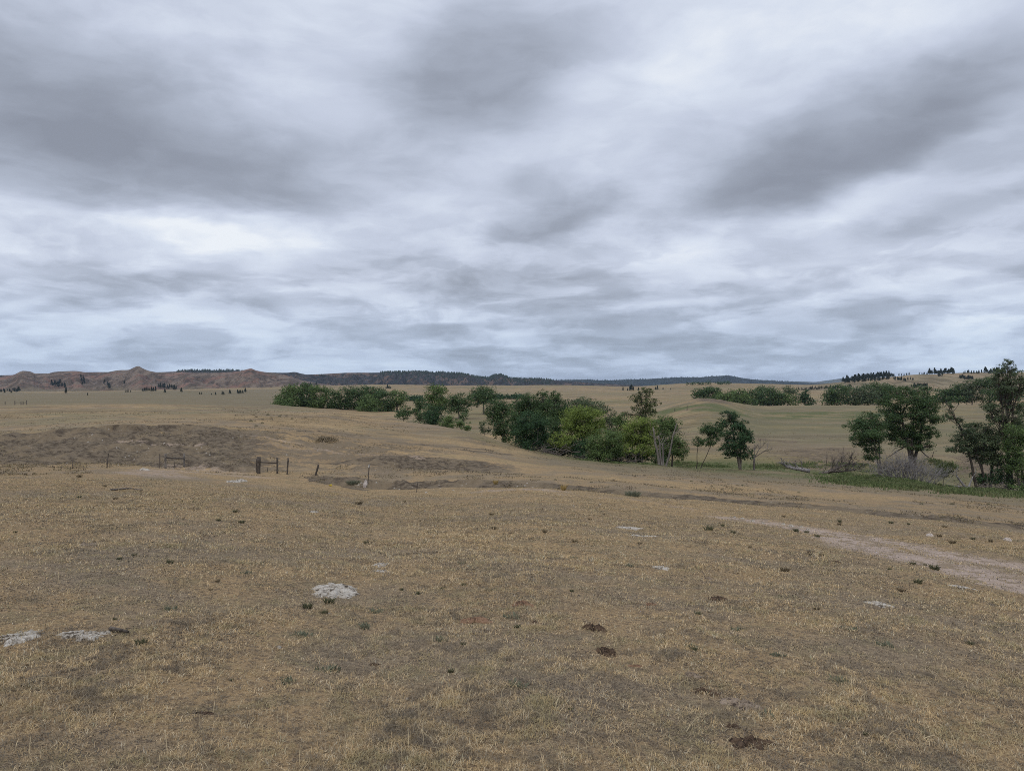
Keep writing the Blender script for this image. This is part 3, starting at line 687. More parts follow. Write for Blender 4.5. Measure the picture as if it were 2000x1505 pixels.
GC = 'trees of the middle creek thicket'
tree('leafy_tree','upright dark leafy tree at the near left end of the middle creek thicket','tree',GC,986,116,[(974,793,22,12),(966,806,16,12),(985,808,19,16),(976,824,18,14),(984,838,14,14),(962,819,10,9),(972,845,12,9),(988,852,10,9)],'leaf_dark',seed=1,base_v=850)
tree('shrub','little pale shrub on the slope just left of the middle creek thicket','shrub',None,947,117,[(945,830,8,9),(949,838,7,8),(943,841,6,5)],'leaf_grey',dens=9,seed=2,trunk_px=1)
tree('round_tree','very dark round-crowned tree standing in front of the middle creek thicket','tree',GC,1041,100,[(1037,822,26,17),(1020,838,17,18),(1055,838,18,18),(1037,846,33,22),(1028,862,20,14),(1050,862,20,15)],'leaf_deep',dens=16,seed=3,bark='bark_dark')
tree('spreading_tree','broad dark tree behind the very dark round-crowned tree','tree',GC,1030,136,[(1034,780,20,11),(1010,790,13,9),(1022,797,22,13),(1040,797,20,14),(1050,815,18,14),(1012,806,14,12)],'leaf_dark',seed=4)
tree('tall_tree','tall tree with a narrow tufted top, highest of the dark trees behind the willows','tree',GC,1060,134,[(1059,768,9,6),(1062,777,8,6),(1056,788,16,10),(1070,797,18,12),(1064,812,22,14)],'leaf_dark',seed=5)
tree('spreading_tree','dark tree with a pointed right top between the tufted tall tree and the bright willow','tree',GC,1086,130,[(1084,773,10,7),(1080,784,14,9),(1094,793,20,12),(1104,808,24,16),(1090,822,24,16)],'leaf_dark',seed=6)
tree('grey_green_tree','grey green tree behind the top of the brightest willow','tree',GC,1142,124,[(1122,788,17,9),(1140,786,18,9),(1158,792,16,10),(1168,798,12,12),(1150,805,24,14)],'leaf_grey',dens=10,seed=7)
tree('willow','largest brightest yellow green willow in the middle of the creek thicket','willow',GC,1124,104,[(1140,804,26,14),(1120,814,20,14),(1160,816,20,15),(1137,824,30,14),(1110,828,14,10),(1150,840,26,16),(1125,848,22,14),(1170,838,14,14)],'leaf_bright',seed=8,dens=14,stems=[(1122,893,1121,838),(1126,893,1145,835)],trunk_px=2.6)
tree('willow','low yellow green willow at the feet of the dark round-crowned tree','willow',GC,1096,101,[(1097,853,18,11),(1086,863,13,9),(1107,862,13,11),(1097,872,16,9)],'leaf_bright',seed=9,dens=13,bark='bark_dark')
tree('dark_foliage','dark leaf mass standing in for the shade under the largest yellow green willow','shrub',GC,1136,102,[(1128,868,15,12),(1145,870,15,13),(1136,882,18,10),(1118,876,10,9)],'leaf_deep',seed=10,bark='bark_dark')  # deep green leaves put in as the dark, shaded interior below the willow
tree('willow','rounded mid green willow bush nearest the bare slope in the thicket','willow',GC,1181,96,[(1184,852,26,11),(1165,862,20,13),(1199,864,18,14),(1158,876,14,14),(1178,876,26,16),(1198,884,16,14),(1172,890,20,11)],'leaf_mid',seed=11,dens=14)
tree('slim_tree','slim grey green tree between the largest willow and the tall ragged cottonwood','tree',GC,1190,116,[(1186,801,10,7),(1191,812,12,9),(1184,822,11,9),(1198,822,10,8),(1190,838,14,12)],'leaf_grey',dens=9,seed=12)
tree('cottonwood','tall ragged olive cottonwood rising above the right part of the thicket','cottonwood',GC,1252,112,[(1264,763,14,6),(1252,769,10,6),(1240,778,13,7),(1262,776,11,7),(1258,787,12,8),(1281,786,11,6),(1268,796,14,8),(1248,800,15,8),(1230,810,14,8),(1252,812,20,9),(1274,805,9,7)],'leaf_olive',bark='bark_dark',dens=10,sparse=.7,seed=13,stems=[(1250,902,1256,812),(1254,902,1262,785)],trunk_px=3.2)
tree('willow','yellow green willow below the tall ragged cottonwood','willow',GC,1246,100,[(1252,827,24,11),(1236,836,18,12),(1268,837,16,13),(1228,850,14,14),(1250,850,24,14),(1266,856,16,14),(1240,866,22,12)],'leaf_bright',seed=14,dens=14,bark='bark_dark')
tree('willow_bush','low yellow green bush along the creek edge below the thicket','shrub',GC,1240,97,[(1222,876,14,9),(1240,880,11,8),(1213,882,9,8),(1256,877,10,8),(1268,876,11,9),(1262,886,10,8)],'leaf_bright',seed=15,dens=10,bark='dead_brown')
tree('dark_foliage','dark shaded shrub behind the low yellow green creek bush','shrub',GC,1238,99,[(1225,886,16,12),(1250,888,18,12),(1272,884,12,12),(1205,890,10,9)],'leaf_deep',seed=16,bark='bark_dark')
tree('willow','green willow clinging round the grey dead trunks at the right end of the thicket','willow',GC,1312,98,[(1300,826,15,8),(1313,829,13,10),(1304,840,12,9),(1316,858,17,12),(1325,872,13,14),(1310,876,14,13),(1328,886,9,12),(1300,888,10,11)],'leaf_mid',grow=1.2,seed=17,dens=13,bark='bark_dark')
tree('leaning_tree','small leaning tree with two bare slanting stems right of the thicket','tree',None,1363,100,[(1390,836,17,9),(1381,841,13,8),(1398,845,12,8),(1364,862,10,8),(1380,862,12,8),(1392,858,10,9)],'leaf_dark',seed=18,stems=[(1360,909,1364,866),(1365,909,1389,868)],trunk_px=1.8,bark='bark_dark')
tree('ash_tree','dark ragged tree standing alone on the creek flat beside a bare sapling','tree',None,1447,93,[(1421,809,15,7),(1428,816,14,8),(1413,826,13,8),(1444,826,13,7),(1432,836,17,9),(1452,838,13,8),(1420,848,15,11),(1445,850,18,10),(1460,858,11,8),(1430,864,19,11),(1412,874,12,9),(1440,880,20,10),(1458,886,11,10),(1424,888,12,6)],'leaf_deep',seed=19,dens=13,sparse=.3,trunk_px=6,stems=[(1447,926,1446,872),(1448,926,1432,845)])
tree('small_tree','small dark tree leaning left beside the broad cottonwood on the right','tree',None,1719,93,[(1703,815,17,9),(1690,826,22,10),(1676,834,17,10),(1712,830,16,12),(1690,842,22,11),(1672,851,12,8),(1706,850,20,12),(1682,864,12,7),(1700,870,14,10),(1707,884,14,10),(1700,895,10,7),(1718,862,11,9)],'leaf_dark',grow=1.12,seed=20,dens=12.5,sparse=.35,trunk_px=3.6,stems=[(1719,917,1718,872),(1719,900,1706,848)])
tree('cottonwood','broad grey-trunked cottonwood with bare drooping lower limbs on the right','cottonwood',None,1783,108,
     [(1752,768,28,11),(1790,764,28,11),(1818,780,20,11),(1732,785,19,10),(1770,782,28,13),(1800,792,24,12),(1744,801,20,11),(1822,803,16,11),(1818,818,16,9),(1776,806,24,12),(1800,816,22,10),(1756,820,20,10),(1784,832,24,10),(1806,834,14,9),(1758,838,17,9),(1770,856,20,10),(1796,860,17,10),(1810,868,10,7),(1752,856,10,7),(1784,872,14,7),(1735,815,18,12),(1748,832,20,12),(1764,848,22,11),(1790,850,20,11),(1812,846,13,10),(1740,852,13,8),(1765,865,18,8),(1802,872,15,7)],
     'leaf_dark',seed=21,dens=13,sparse=.5,trunk_px=6,bark='bark_dark',stems=[(1783,900,1782,838),(1783,856,1760,812),(1783,854,1806,810)],
     extra=[[(1779,868),(1766,872),(1750,880),(1736,889),(1726,894),3.2],[(1787,876),(1800,880),(1808,888),(1817,894),(1823,893),(1827,882),(1834,881),2.6],[(1762,872),(1745,874),(1735,882),1.6]])
tree('leaning_cottonwood','ragged cottonwood leaning left over the creek with a bare upper limb','cottonwood',None,1928,86,[(1868,849,17,7),(1884,846,14,8),(1896,870,16,10),(1908,880,16,10),(1930,852,18,11),(1942,846,14,10),(1920,895,16,9),(1940,900,14,10),(1899,834,19,9),(1920,833,15,8),(1884,861,17,7),(1904,856,16,9),(1866,878,12,6),(1880,874,10,6),(1918,860,20,11),(1938,868,17,12),(1926,880,17,10),(1944,888,15,12),(1854,800,8,5),(1848,812,7,5),(1866,820,9,6),(1860,790,6,4)],
     'leaf_grey',grow=1.2,seed=22,dens=13,sparse=.8,trunk_px=5,bark='bark_dark',stems=[(1930,942,1908,886),(1910,892,1884,850),(1934,942,1942,880),(1924,942,1917,905)],
     extra=[[(1888,858),(1878,836),(1866,818),(1856,800),(1848,784),2.6],[(1872,828),(1862,824),(1850,822),1.5],[(1860,806),(1866,795),(1868,786),1.2],[(1910,890),(1898,895),(1884,902),1.8],[(1855,800),(1846,796),1.0]])
tree('tall_cottonwood','tallest ragged cottonwood with a thin airy top breaking the skyline on the right','cottonwood',None,1963,85,
     [(1966,708,9,6),(1956,720,10,6),(1974,721,9,6),(1948,731,10,6),(1966,733,11,7),(1984,728,9,7),(1992,742,13,9),(1950,745,14,7),(1972,750,18,9),(1990,760,16,10),(1958,760,16,8),(1976,768,18,8),(1938,790,14,8),(1926,796,9,6),(1950,800,16,8),(1980,790,18,11),(1996,800,14,10),(1940,815,11,7),(1958,818,14,8),(1978,815,16,10),(1972,836,17,11),(1994,826,12,10)],
     'leaf_grey',grow=1.12,seed=23,dens=12,sparse=.8,trunk_px=6.5,bark='bark_dark',stems=[(1964,952,1968,866),(1967,872,1978,808),(1977,812,1970,745)],
     extra=[[(1970,750),(1966,730),(1970,718),(1965,706),2.0],[(1972,840),(1955,826),(1938,808),(1926,798),2.2],[(1976,826),(1990,812),(2004,806),2.4]])
tree('leafy_tree','yellow green leafy tree at the right edge beside the tallest cottonwood','tree',None,1996,83,[(1982,840,19,10),(1998,850,16,11),(1980,858,15,10),(1990,872,18,12),(1976,878,13,9),(1998,892,15,12),(1982,898,16,11),(1990,912,16,11),(2002,925,13,11),(1978,914,10,8)],'leaf_mid',grow=1.15,seed=24,dens=12,sparse=.2,trunk_px=4,stems=[(1996,955,1992,880),(1994,955,1980,860)])
GU = 'shrubs under the right hand cottonwoods'
for i, (lab, u, Y, L, lf) in enumerate([
 ('shady tree filling the gap between the mid green willow bush and the right hand willow', 1212, 107, [(1208,818,13,9),(1214,832,15,13),(1206,848,14,13),(1218,858,14,13),(1212,874,13,11)], 'leaf_mid'),
 ('shady tree behind the low willow, right of the dark round-crowned tree', 1082, 108, [(1080,826,14,12),(1090,840,14,13),(1076,850,15,14),(1092,860,13,12),(1080,872,13,10)], 'leaf_dark'),
 ('leafy tree just behind the grey dead trunks', 1290, 103, [(1288,832,13,9),(1294,846,12,12),(1284,862,13,13),(1296,872,12,12),(1288,888,11,9)], 'leaf_mid'),
 ('dark tree closing the gap left of the dark round-crowned tree', 1008, 112, [(1004,812,12,10),(1010,826,13,12),(1002,840,12,12),(1010,854,11,10)], 'leaf_dark'),
]): tree('thicket_tree', lab, 'tree', GC, u, Y, L, lf, seed=180 + i, dens=13, trunk_px=2, bark='bark_dark')
for i, (lab, u, Y, L, lf) in enumerate([
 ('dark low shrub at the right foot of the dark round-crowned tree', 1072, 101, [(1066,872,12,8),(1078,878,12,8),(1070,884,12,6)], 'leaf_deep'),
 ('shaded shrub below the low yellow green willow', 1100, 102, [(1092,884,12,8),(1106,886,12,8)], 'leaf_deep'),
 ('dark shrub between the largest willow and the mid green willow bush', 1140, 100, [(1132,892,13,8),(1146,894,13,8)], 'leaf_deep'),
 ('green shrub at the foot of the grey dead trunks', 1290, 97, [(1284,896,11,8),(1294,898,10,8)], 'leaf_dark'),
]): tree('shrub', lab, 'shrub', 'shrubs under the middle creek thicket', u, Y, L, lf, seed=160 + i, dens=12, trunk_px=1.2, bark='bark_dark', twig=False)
for i, (lab, u, Y, L, lf) in enumerate([
 ('dark green shrub right of the grey dead bush, on the creek bank', 1842, 88, [(1836,912,14,9),(1850,916,13,9),(1842,924,14,8)], 'leaf_olive'),
 ('low shady shrub at the foot of the leaning cottonwood', 1918, 87, [(1908,930,12,9),(1922,934,14,9),(1914,940,12,6)], 'leaf_deep'),
 ('dark shrub between the trunks of the two ragged cottonwoods', 1946, 86, [(1942,920,11,13),(1950,932,13,11),(1938,936,12,8)], 'leaf_deep'),
 ('leafy shrub right at the trunk of the tallest cottonwood', 1976, 84, [(1974,930,12,12),(1986,938,12,11),(1970,942,11,8)], 'leaf_dark'),
 ('low green shrub behind the lush grass near the right edge', 2000, 80, [(1992,952,12,7),(2004,956,12,7)], 'leaf_mid'),
 ('small green bush on the lush grass bank left of the dead bush', 1716, 82, [(1708,934,12,6),(1722,936,12,7)], 'leaf_mid'),
]): tree('shrub', lab, 'shrub', GU, u, Y, L, lf, seed=140 + i, dens=11, trunk_px=1.2, bark='dead_brown', twig=False)
# --- left grove, half hidden by the grassy mound
GL = 'trees of the grove behind the grassy mound'
for i, (lab, u, Y, L, lf) in enumerate([
 ('round green tree at the left end of the grove behind the grassy mound', 562, 300, [(566,762,20,10),(552,775,16,12),(570,778,22,14),(560,792,24,12)], 'leaf_mid'),
 ('tall dark tree second from the left in the grove behind the mound', 592, 305, [(586,756,18,7),(598,764,20,11),(590,778,22,14),(604,790,20,14)], 'leaf_dark'),
 ('green tree with a level top left of the middle of the mound grove', 628, 300, [(622,760,15,7),(634,768,18,9),(625,782,20,13),(642,786,18,13),(632,796,22,9)], 'leaf_mid'),
 ('low dark tree filling the dip in the middle of the mound grove', 664, 298, [(660,772,14,8),(670,782,16,11),(664,794,20,10)], 'leaf_dark'),
 ('dark tree with a domed top right of the dip in the mound grove', 692, 300, [(686,764,17,8),(698,772,18,10),(690,786,22,13),(704,796,18,12)], 'leaf_dark'),
 ('mid green tree in front at the right of the mound grove', 722, 285, [(722,786,20,12),(715,798,16,12),(732,802,16,14)], 'leaf_mid'),
 ('dark tree just behind the front right tree of the mound grove', 728, 312, [(718,762,14,7),(732,766,16,8),(726,778,20,10)], 'leaf_dark'),
 ('leafy tree with a sloping crown near the right end of the mound grove', 752, 290, [(745,770,16,8),(755,782,18,13),(748,796,18,13),(757,808,14,11)], 'leaf_dark'),
 ('tree with drooping sides at the right end of the mound grove', 776, 292, [(772,770,16,8),(784,776,12,9),(778,790,13,11),(766,798,14,13)], 'leaf_mid'),
]): tree('grove_tree', lab, 'tree', GL, u, Y, L, lf, seed=40 + i, dens=13, trunk_px=2.5, bark='bark_dark', twig=False)
GM = 'trees on the flat beyond the grassy mound'
for i, (nm, lab, cat, u, Y, L, lf, tp) in enumerate([
 ('small_tree', 'small many-stemmed tree in the gap right of the mound grove', 'tree', 789, 205, [(782,806,9,7),(793,804,11,8),(788,813,12,6)], 'leaf_dark', 1.5),
 ('tall_tree', 'tallest full tree beyond the mound, bright at the top', 'tree', 853, 200, [(855,762,20,10),(845,772,14,9),(864,774,14,10),(852,786,20,12),(846,798,16,10)], 'leaf_mid', 3),
 ('dark_tree', 'dense dark tree reaching down to the slope in front of the tallest full tree', 'tree', 847, 178, [(842,804,18,12),(856,810,16,14),(846,822,18,14),(836,816,12,10)], 'leaf_deep', 3),
 ('small_tree', 'slender leafy tree left of the dense dark tree beyond the mound', 'tree', 818, 190, [(818,786,11,8),(826,790,9,7),(813,802,10,9),(819,813,12,10)], 'leaf_dark', 1.8),
 ('spreading_tree', 'wide low tree between the tallest full tree and the tree with bare trunks', 'tree', 897, 225, [(903,776,18,8),(888,784,16,9),(905,788,18,9),(876,792,14,11),(896,798,18,8)], 'leaf_dark', 2.5),
 ('spreading_tree', 'umbrella shaped tree showing its bare grey trunks beyond the mound', 'tree', 944, 262, [(944,763,20,9),(932,772,15,9),(957,772,14,10),(944,778,22,9),(929,786,9,7),(962,784,8,6)], 'leaf_dark', 3),
 ('round_bush', 'round bush alone on the flat below the tree with bare trunks', 'bush', 906, 200, [(906,810,8,7),(904,816,8,5)], 'leaf_dark', 1),
 ('shrub', 'leafy shrub on the slope at the foot of the dense dark tree', 'shrub', 873, 165, [(876,818,11,7),(868,826,11,8),(880,828,11,7)], 'leaf_mid', 1.5),
 ('shrub', 'spreading low shrub trailing right below the dense dark tree', 'shrub', 900, 158, [(893,828,11,7),(905,832,12,7),(912,836,8,5)], 'leaf_mid', 1.2),
]): tree(nm, lab, cat, GM, u, Y, L, lf, seed=60 + i, dens=12, trunk_px=tp, bark='bark', twig=(i == 5))
# --- far belt on the right
GB = 'trees of the far belt behind the right hand field'
for i, (lab, u, Y, L, lf) in enumerate([
 ('left end tree of the far belt, behind the small bare mound', 1372, 470, [(1368,766,13,6),(1380,764,12,6),(1374,773,16,7)], 'leaf_dark'),
 ('dark tree second from the left in the far belt behind the bare mound', 1392, 465, [(1390,762,13,7),(1398,768,12,8),(1390,776,16,7)], 'leaf_dark'),
 ('low green tree right behind the small bare mound in the far belt', 1420, 450, [(1412,774,15,8),(1427,770,14,8),(1422,782,20,8)], 'leaf_mid'),
 ('round green tree left of the middle of the far belt', 1447, 440, [(1444,770,15,9),(1452,780,16,10),(1438,784,14,8)], 'leaf_mid'),
 ('broad dark tree in the middle of the far belt', 1475, 445, [(1470,770,15,10),(1482,776,14,10),(1474,785,20,8)], 'leaf_dark'),
 ('small round tree showing behind the top of the far belt', 1488, 560, [(1488,759,9,5),(1486,766,10,6)], 'leaf_dark'),
 ('tallest dark tree of the far belt with an even dome', 1510, 440, [(1510,766,18,9),(1500,776,16,10),(1520,778,16,11),(1512,786,20,7)], 'leaf_dark'),
 ('mid green low tree right of the tallest dome in the far belt', 1538, 440, [(1536,776,12,9),(1546,782,14,9)], 'leaf_mid'),
 ('small tree peeping over the right part of the far belt', 1540, 560, [(1538,760,9,6),(1546,764,10,6)], 'leaf_grey'),
 ('spiky dark tree at the right end of the far belt', 1572, 435, [(1572,766,7,6),(1568,775,11,8),(1578,784,13,8)], 'leaf_deep'),
]): tree('belt_tree', lab, 'tree', GB, u, Y, L, lf, seed=80 + i, dens=13, trunk_px=2, bark='bark_dark', twig=False)
GR = 'trees behind the right hand field beside the broad cottonwood'
for i, (lab, u, Y, L, lf) in enumerate([
 ('round tree at the left end of the row behind the broad cottonwood', 1638, 400, [(1636,762,18,10),(1624,774,16,11),(1644,776,18,11),(1632,786,18,6)], 'leaf_dark'),
 ('grey green tree with pale limbs in the row behind the broad cottonwood', 1672, 405, [(1668,764,15,10),(1676,776,16,12),(1664,784,14,8)], 'leaf_grey'),
 ('pale dusty tree left of the broad cottonwood, in the row behind', 1696, 400, [(1692,764,16,10),(1702,774,16,13),(1690,784,16,7)], 'leaf_grey'),
 ('dark domed tree close behind the left side of the broad cottonwood', 1720, 415, [(1714,756,22,9),(1728,764,18,11),(1720,778,20,12)], 'leaf_dark'),
 ('first tree right of the broad cottonwood, low and dark, in the row behind', 1842, 390, [(1838,770,14,9),(1848,774,16,10),(1840,782,14,6)], 'leaf_dark'),
 ('dark tree second right of the broad cottonwood in the row behind', 1872, 385, [(1868,762,16,10),(1880,768,16,11),(1872,780,20,7)], 'leaf_dark'),
 ('tall pale-limbed tree in the row left of the tallest cottonwood', 1898, 380, [(1892,752,14,8),(1904,750,14,9),(1898,764,20,11),(1902,778,18,8)], 'leaf_grey'),
 ('tall dark tree in the row right behind the tallest cottonwood', 1932, 375, [(1926,746,14,9),(1940,748,14,10),(1932,762,20,12),(1936,778,18,9)], 'leaf_dark'),
 ('low bushy tree behind the tallest cottonwood at the right', 1970, 380, [(1968,764,16,9),(1982,768,16,10),(1970,778,20,8)], 'leaf_dark'),
]): tree('row_tree', lab, 'tree', GR, u, Y, L, lf, seed=100 + i, dens=13, trunk_px=2.2, bark='bark', twig=False)

# ------------------------------------------------------------------ far pines
def pine_mesh(name, H, seed, spread=.30, n=150):
    r = np.random.default_rng(seed)
    tb = Tubes(); tb.tube([(0, 0, -.6), (0, 0, H * .5), (0, 0, H * .97)], [H * .022, H * .014, H * .003], 5)
    V1 = np.vstack(tb.V); F1 = np.vstack(tb.F)
    t = r.uniform(.16, 1.0, n) ** .9; th = r.uniform(0, 2 * math.pi, n)
    rad = H * spread * (1 - t) ** .75 * (.55 + .45 * np.abs(np.sin(t * 17 + th))) * r.uniform(.35, 1, n) + H * .012
    C = np.stack([np.cos(th) * rad, np.sin(th) * rad, t * H - rad * .12], -1)
    out = np.stack([np.cos(th), np.sin(th), np.full(n, .3)], -1)
    Vl = leaf_quads(C, out, H * .15, r)
    V = np.vstack([V1, Vl]); F = np.vstack([F1, len(V1) + np.arange(len(Vl)).reshape(-1, 4)])
    keep4 = F[:, 2] != F[:, 3]; F = F[keep4]
    mi = np.concatenate([np.zeros(len(F) - n, int), np.ones(n, int)])
    me_o = mesh_np(name, V, F, 4, [M['bark_dark'], M['needle']], matidx=mi)
    me = me_o.data; bpy.data.objects.remove(me_o); return me
PINES = [pine_mesh('pine_tree', 10, s, sp) for s, sp in ((1, .26), (2, .34), (3, .40), (4, .30), (5, .44))]
def pine(p, h_m, label, group, cat='pine'):
    o = bpy.data.objects.new('pine_tree', PINES[random.randrange(5)]); COL.objects.link(o)
    s = h_m / 10; o.location = tuple(p); o.scale = (s * random.uniform(.85, 1.25), s * random.uniform(.85, 1.25), s); o.rotation_euler = (0, 0, random.uniform(0, 6.28))
    return tag(o, label, cat, group)
def far_ground(u, v):
    p = ground_at(u, v, 300); q = on_hill(red_g, u, v) if -400 < u < 640 else None
    if q is not None and abs((CV - FPX * q[2] / q[1]) - v) < 1.5 and q[1] < p[1]: return q
    if q is not None and p[1] > 1700: return q
    return p
def pines_px(L, label, group, dv=1.0):
    for (u, v, hp) in L:
        p = far_ground(u, v); pine(p - [0, 0, .3], hp / FPX * p[1], label, group)
r_ = np.random.default_rng(5)
pines_px([(2,766,7),(6,764,6),(9,767,8),(14,764,5),(19,765,7),(25,763,6),(29,765,9),(33,766,8),(37,765,10),(35,762,7),(22,767,5)], 'small dark pine in the scatter under the first red hill', 'pines under the first red hill')
pines_px([(99,752,10),(103,754,9),(107,755,12),(111,757,10),(114,758,13),(117,756,9),(120,754,7),(125,752,5),(126,759,10)], 'dark pine in the gully file below the red hill saddle', 'pines in the red gully')
pines_px([(129,769,13)], 'single larger pine standing out below the red gully', None)
pines_px([(157,738,7),(161,740,8),(158,745,8),(163,748,9),(165,752,7),(160,751,6),(203,752,8),(209,757,9),(212,759,11),(214,758,8),(242,750,8),(204,748,6)], 'small pine clinging to the red hillside gullies', 'pines on the red hillside')
pines_px([(171,772,6)], 'lone round juniper on the olive pasture below the red hills', None)
pines_px([(246,766,6),(250,766,7),(255,766,5)], 'one of three junipers close together left of the pine row', 'three junipers left of the pine row')
row = [(279,764,6),(283,764,8),(287,764,9),(291,763,7),(296,764,9),(300,764,8),(304,764,10),(309,758,8),(313,758,10),(318,759,9),(322,767,9),(321,760,11),(327,760,8),(331,761,9),(335,760,8),(340,762,11),(344,761,9),(354,766,10)]
pines_px(row, 'dark pine in the long row at the foot of the red hills', 'pine row at the foot of the red hills')
pines_px([(390,770,5),(394,770,5)], 'low juniper of a close pair on the pasture', 'close pair of junipers')
pines_px([(421,771,6),(434,771,8),(437,771,7),(449,769,9),(464,768,8),(467,769,8),(470,768,7),(474,768,7),(479,766,9),(413,771,4)], 'small dark pine spaced along the pasture edge left of the mound grove', 'spaced pines left of the mound grove')
pines_px([(602,752,5),(606,752,6),(613,752,5),(617,752,7)], 'tiny pine on the low saddle above the mound grove', 'pines on the saddle')
pines_px([(754,759,6),(757,759,9),(760,759,7),(763,759,5)], 'tiny pine of the clump seen over the right end of the mound grove', 'pines over the mound grove')
pines_px([(1217,763,8),(1231,763,11),(1234,763,13),(1237,763,9),(1247,763,7),(1226,763,6),(1280,761,6),(1284,761,8),(1295,761,5),(1310,761,4)], 'dark pine on the tan rise above the tall ragged cottonwood', 'pines on the middle rise')
for (a, b, v0, v1, n, h0, h1, lab, grp) in [
    (1645,1737,744,735,52,6,13,'pine in the dense dark wood on the left end of the right hill','wood on the left end of the right hill'),
    (1650,1735,748,742,30,6,12,'pine in the dense dark wood on the left end of the right hill','wood on the left end of the right hill'),
    (1744,1768,742,744,12,5,8,'small pine in the patch right of the dense wood','small pine patch on the right hill'),
    (1813,1862,731,730,22,7,13,'tall pine in the close stand on the skyline of the right hill','skyline pine stand'),
    (1832,1838,735,735,3,7,9,'pine just below the skyline stand','pines below the skyline stand'),
    (1882,1920,730,729,13,5,8,'scattered pine on the right hill skyline','scattered skyline pines'),
    (1924,1962,729,730,20,7,13,'pine in the dark stand left of the tallest cottonwood top','dark stand near the tallest cottonwood'),
    (1873,1898,740,741,16,6,9,'pine in the oval clump below the right skyline','oval pine clump'),
    (1738,1745,733,733,4,6,8,'pine in the little knot beside the dense wood','little knot of pines'),
    (1755,1776,734,733,5,4,6,'small pine dotted along the skyline dip','pines along the skyline dip'),
    (1795,1810,731,731,5,4,6,'small pine left of the skyline stand','pines left of the skyline stand'),
    (1772,1782,742,743,3,5,7,'small pine of three loosely spaced on the open grassy hillside','lone hillside pines'),
    (1780,1810,757,755,14,6,9,'dark bushy pine at the foot of the right hill','foot pines of the right hill'),
    (1560,1660,762,757,40,4,7,'small tree in the far row leading to the right hill','far row leading to the right hill'),
    (1620,1700,768,762,20,5,8,'small tree in the far row leading to the right hill','far row leading to the right hill')]:
    for k in range(n):
        f = (k + r_.uniform(-.4, .4)) / max(n - 1, 1); u = a + (b - a) * min(max(f, 0), 1); v = v0 + (v1 - v0) * f + r_.uniform(-1.2, 1.2)
        p = on_hill(tan_g, u, v)
        if abs((CV - FPX * p[2] / p[1]) - v) > 6: p = ground_at(u, v, 400)
        pine(p - [0, 0, .4], r_.uniform(h0, h1) / FPX * p[1], lab, grp)

def forest(name, grid, u0, u1, n, t0, t1, h0, h1, seed, maskf=None):
    """a far-off wood that reads as one mass: pointed crowns in one mesh"""
    r = np.random.default_rng(seed); us, ts, Xw, Yd, h = grid
    base = np.array([[math.cos(a), math.sin(a), 0] for a in np.arange(5) * 2 * math.pi / 5])
    Vs = []; Fs = []; n0 = 0
    for k in range(n):
        u = r.uniform(u0, u1); t = r.uniform(t0, t1)
        if maskf and r.uniform() > maskf(u, t): continue
        j = int(np.clip(np.searchsorted(us, u), 1, len(us) - 1)); i = int(np.clip(np.searchsorted(ts, t), 1, len(ts) - 1))
        ft = (t - ts[i - 1]) / (ts[i] - ts[i - 1])
        p = np.array([q[i - 1, j] * (1 - ft) + q[i, j] * ft for q in (Xw, Yd, h)]); p[0] += r.uniform(-2, 2)
        H = r.uniform(h0, h1); w_ = H * r.uniform(.28, .46)
        for (zb, zt, ww) in ((.05, .62, 1), (.38, 1.0, .66)):
            V = base * [w_ * ww, w_ * ww, 0] * r.uniform(.7, 1.2, (5, 1)) + p + [0, 0, H * zb]
            Vs.append(np.vstack([V, p + [0, 0, H * zt]])); q = np.arange(5)
            Fs.append(np.stack([n0 + q, n0 + (q + 1) % 5, np.full(5, n0 + 5)], -1)); n0 += 6
    o = mesh_np(name, np.vstack(Vs), np.vstack(Fs), 3, M['needle']); return tag(o, kind='stuff')
forest('mesa_pine_forest', mesa_g, 742, 1080, 2300, .72, 1.04, 5, 11, 3, lambda u, t: 1.0 if t > .93 else .35)
forest('mesa_pine_forest', mesa_g, 560, 1100, 1300, .15, .9, 5, 10, 4, lambda u, t: .75 if u > 880 else .5)
forest('mesa_pine_forest', mesa_g, 345, 480, 260, .93, 1.02, 5, 9, 6)
forest('ridge_pine_forest', ridge_g, 1000, 1560, 2400, .3, 1.03, 8, 14, 5)
def belt(name, pts, n, h0, h1, seed, depth=8):
    r = np.random.default_rng(seed); Cs = []; Os = []
    P_ = np.array([ground_at(u, v, 250) for u, v in pts])
    for k in range(n):
        f = r.uniform(0, len(P_) - 1.001); i = int(f); p = P_[i] + (P_[i + 1] - P_[i]) * (f - i); p = p + [r.normal(0, 2), r.normal(0, depth), 0]
        H = r.uniform(h0, h1); m = 22
        d = r.normal(0, 1, (m, 3)); Cs.append(p + [0, 0, H * .5] + d * [H * .24, H * .24, H * .26]); Os.append(d / np.linalg.norm(d, axis=1)[:, None])
    V = leaf_quads(np.vstack(Cs), np.vstack(Os), 1.5, r)
    return tag(mesh_np(name, V, np.arange(len(V)).reshape(-1, 4), 4, M['leaf_deep']), kind='stuff')
belt('shelterbelt_woods', [(960,779),(985,779),(1020,778.5)], 70, 3.5, 5.5, 71)
belt('shelterbelt_woods', [(790,783),(806,783),(822,782)], 34, 3.5, 5, 72)
belt('far_brush_woods', [(1340,752.5),(1380,751.5),(1425,751)], 46, 5, 8, 73)

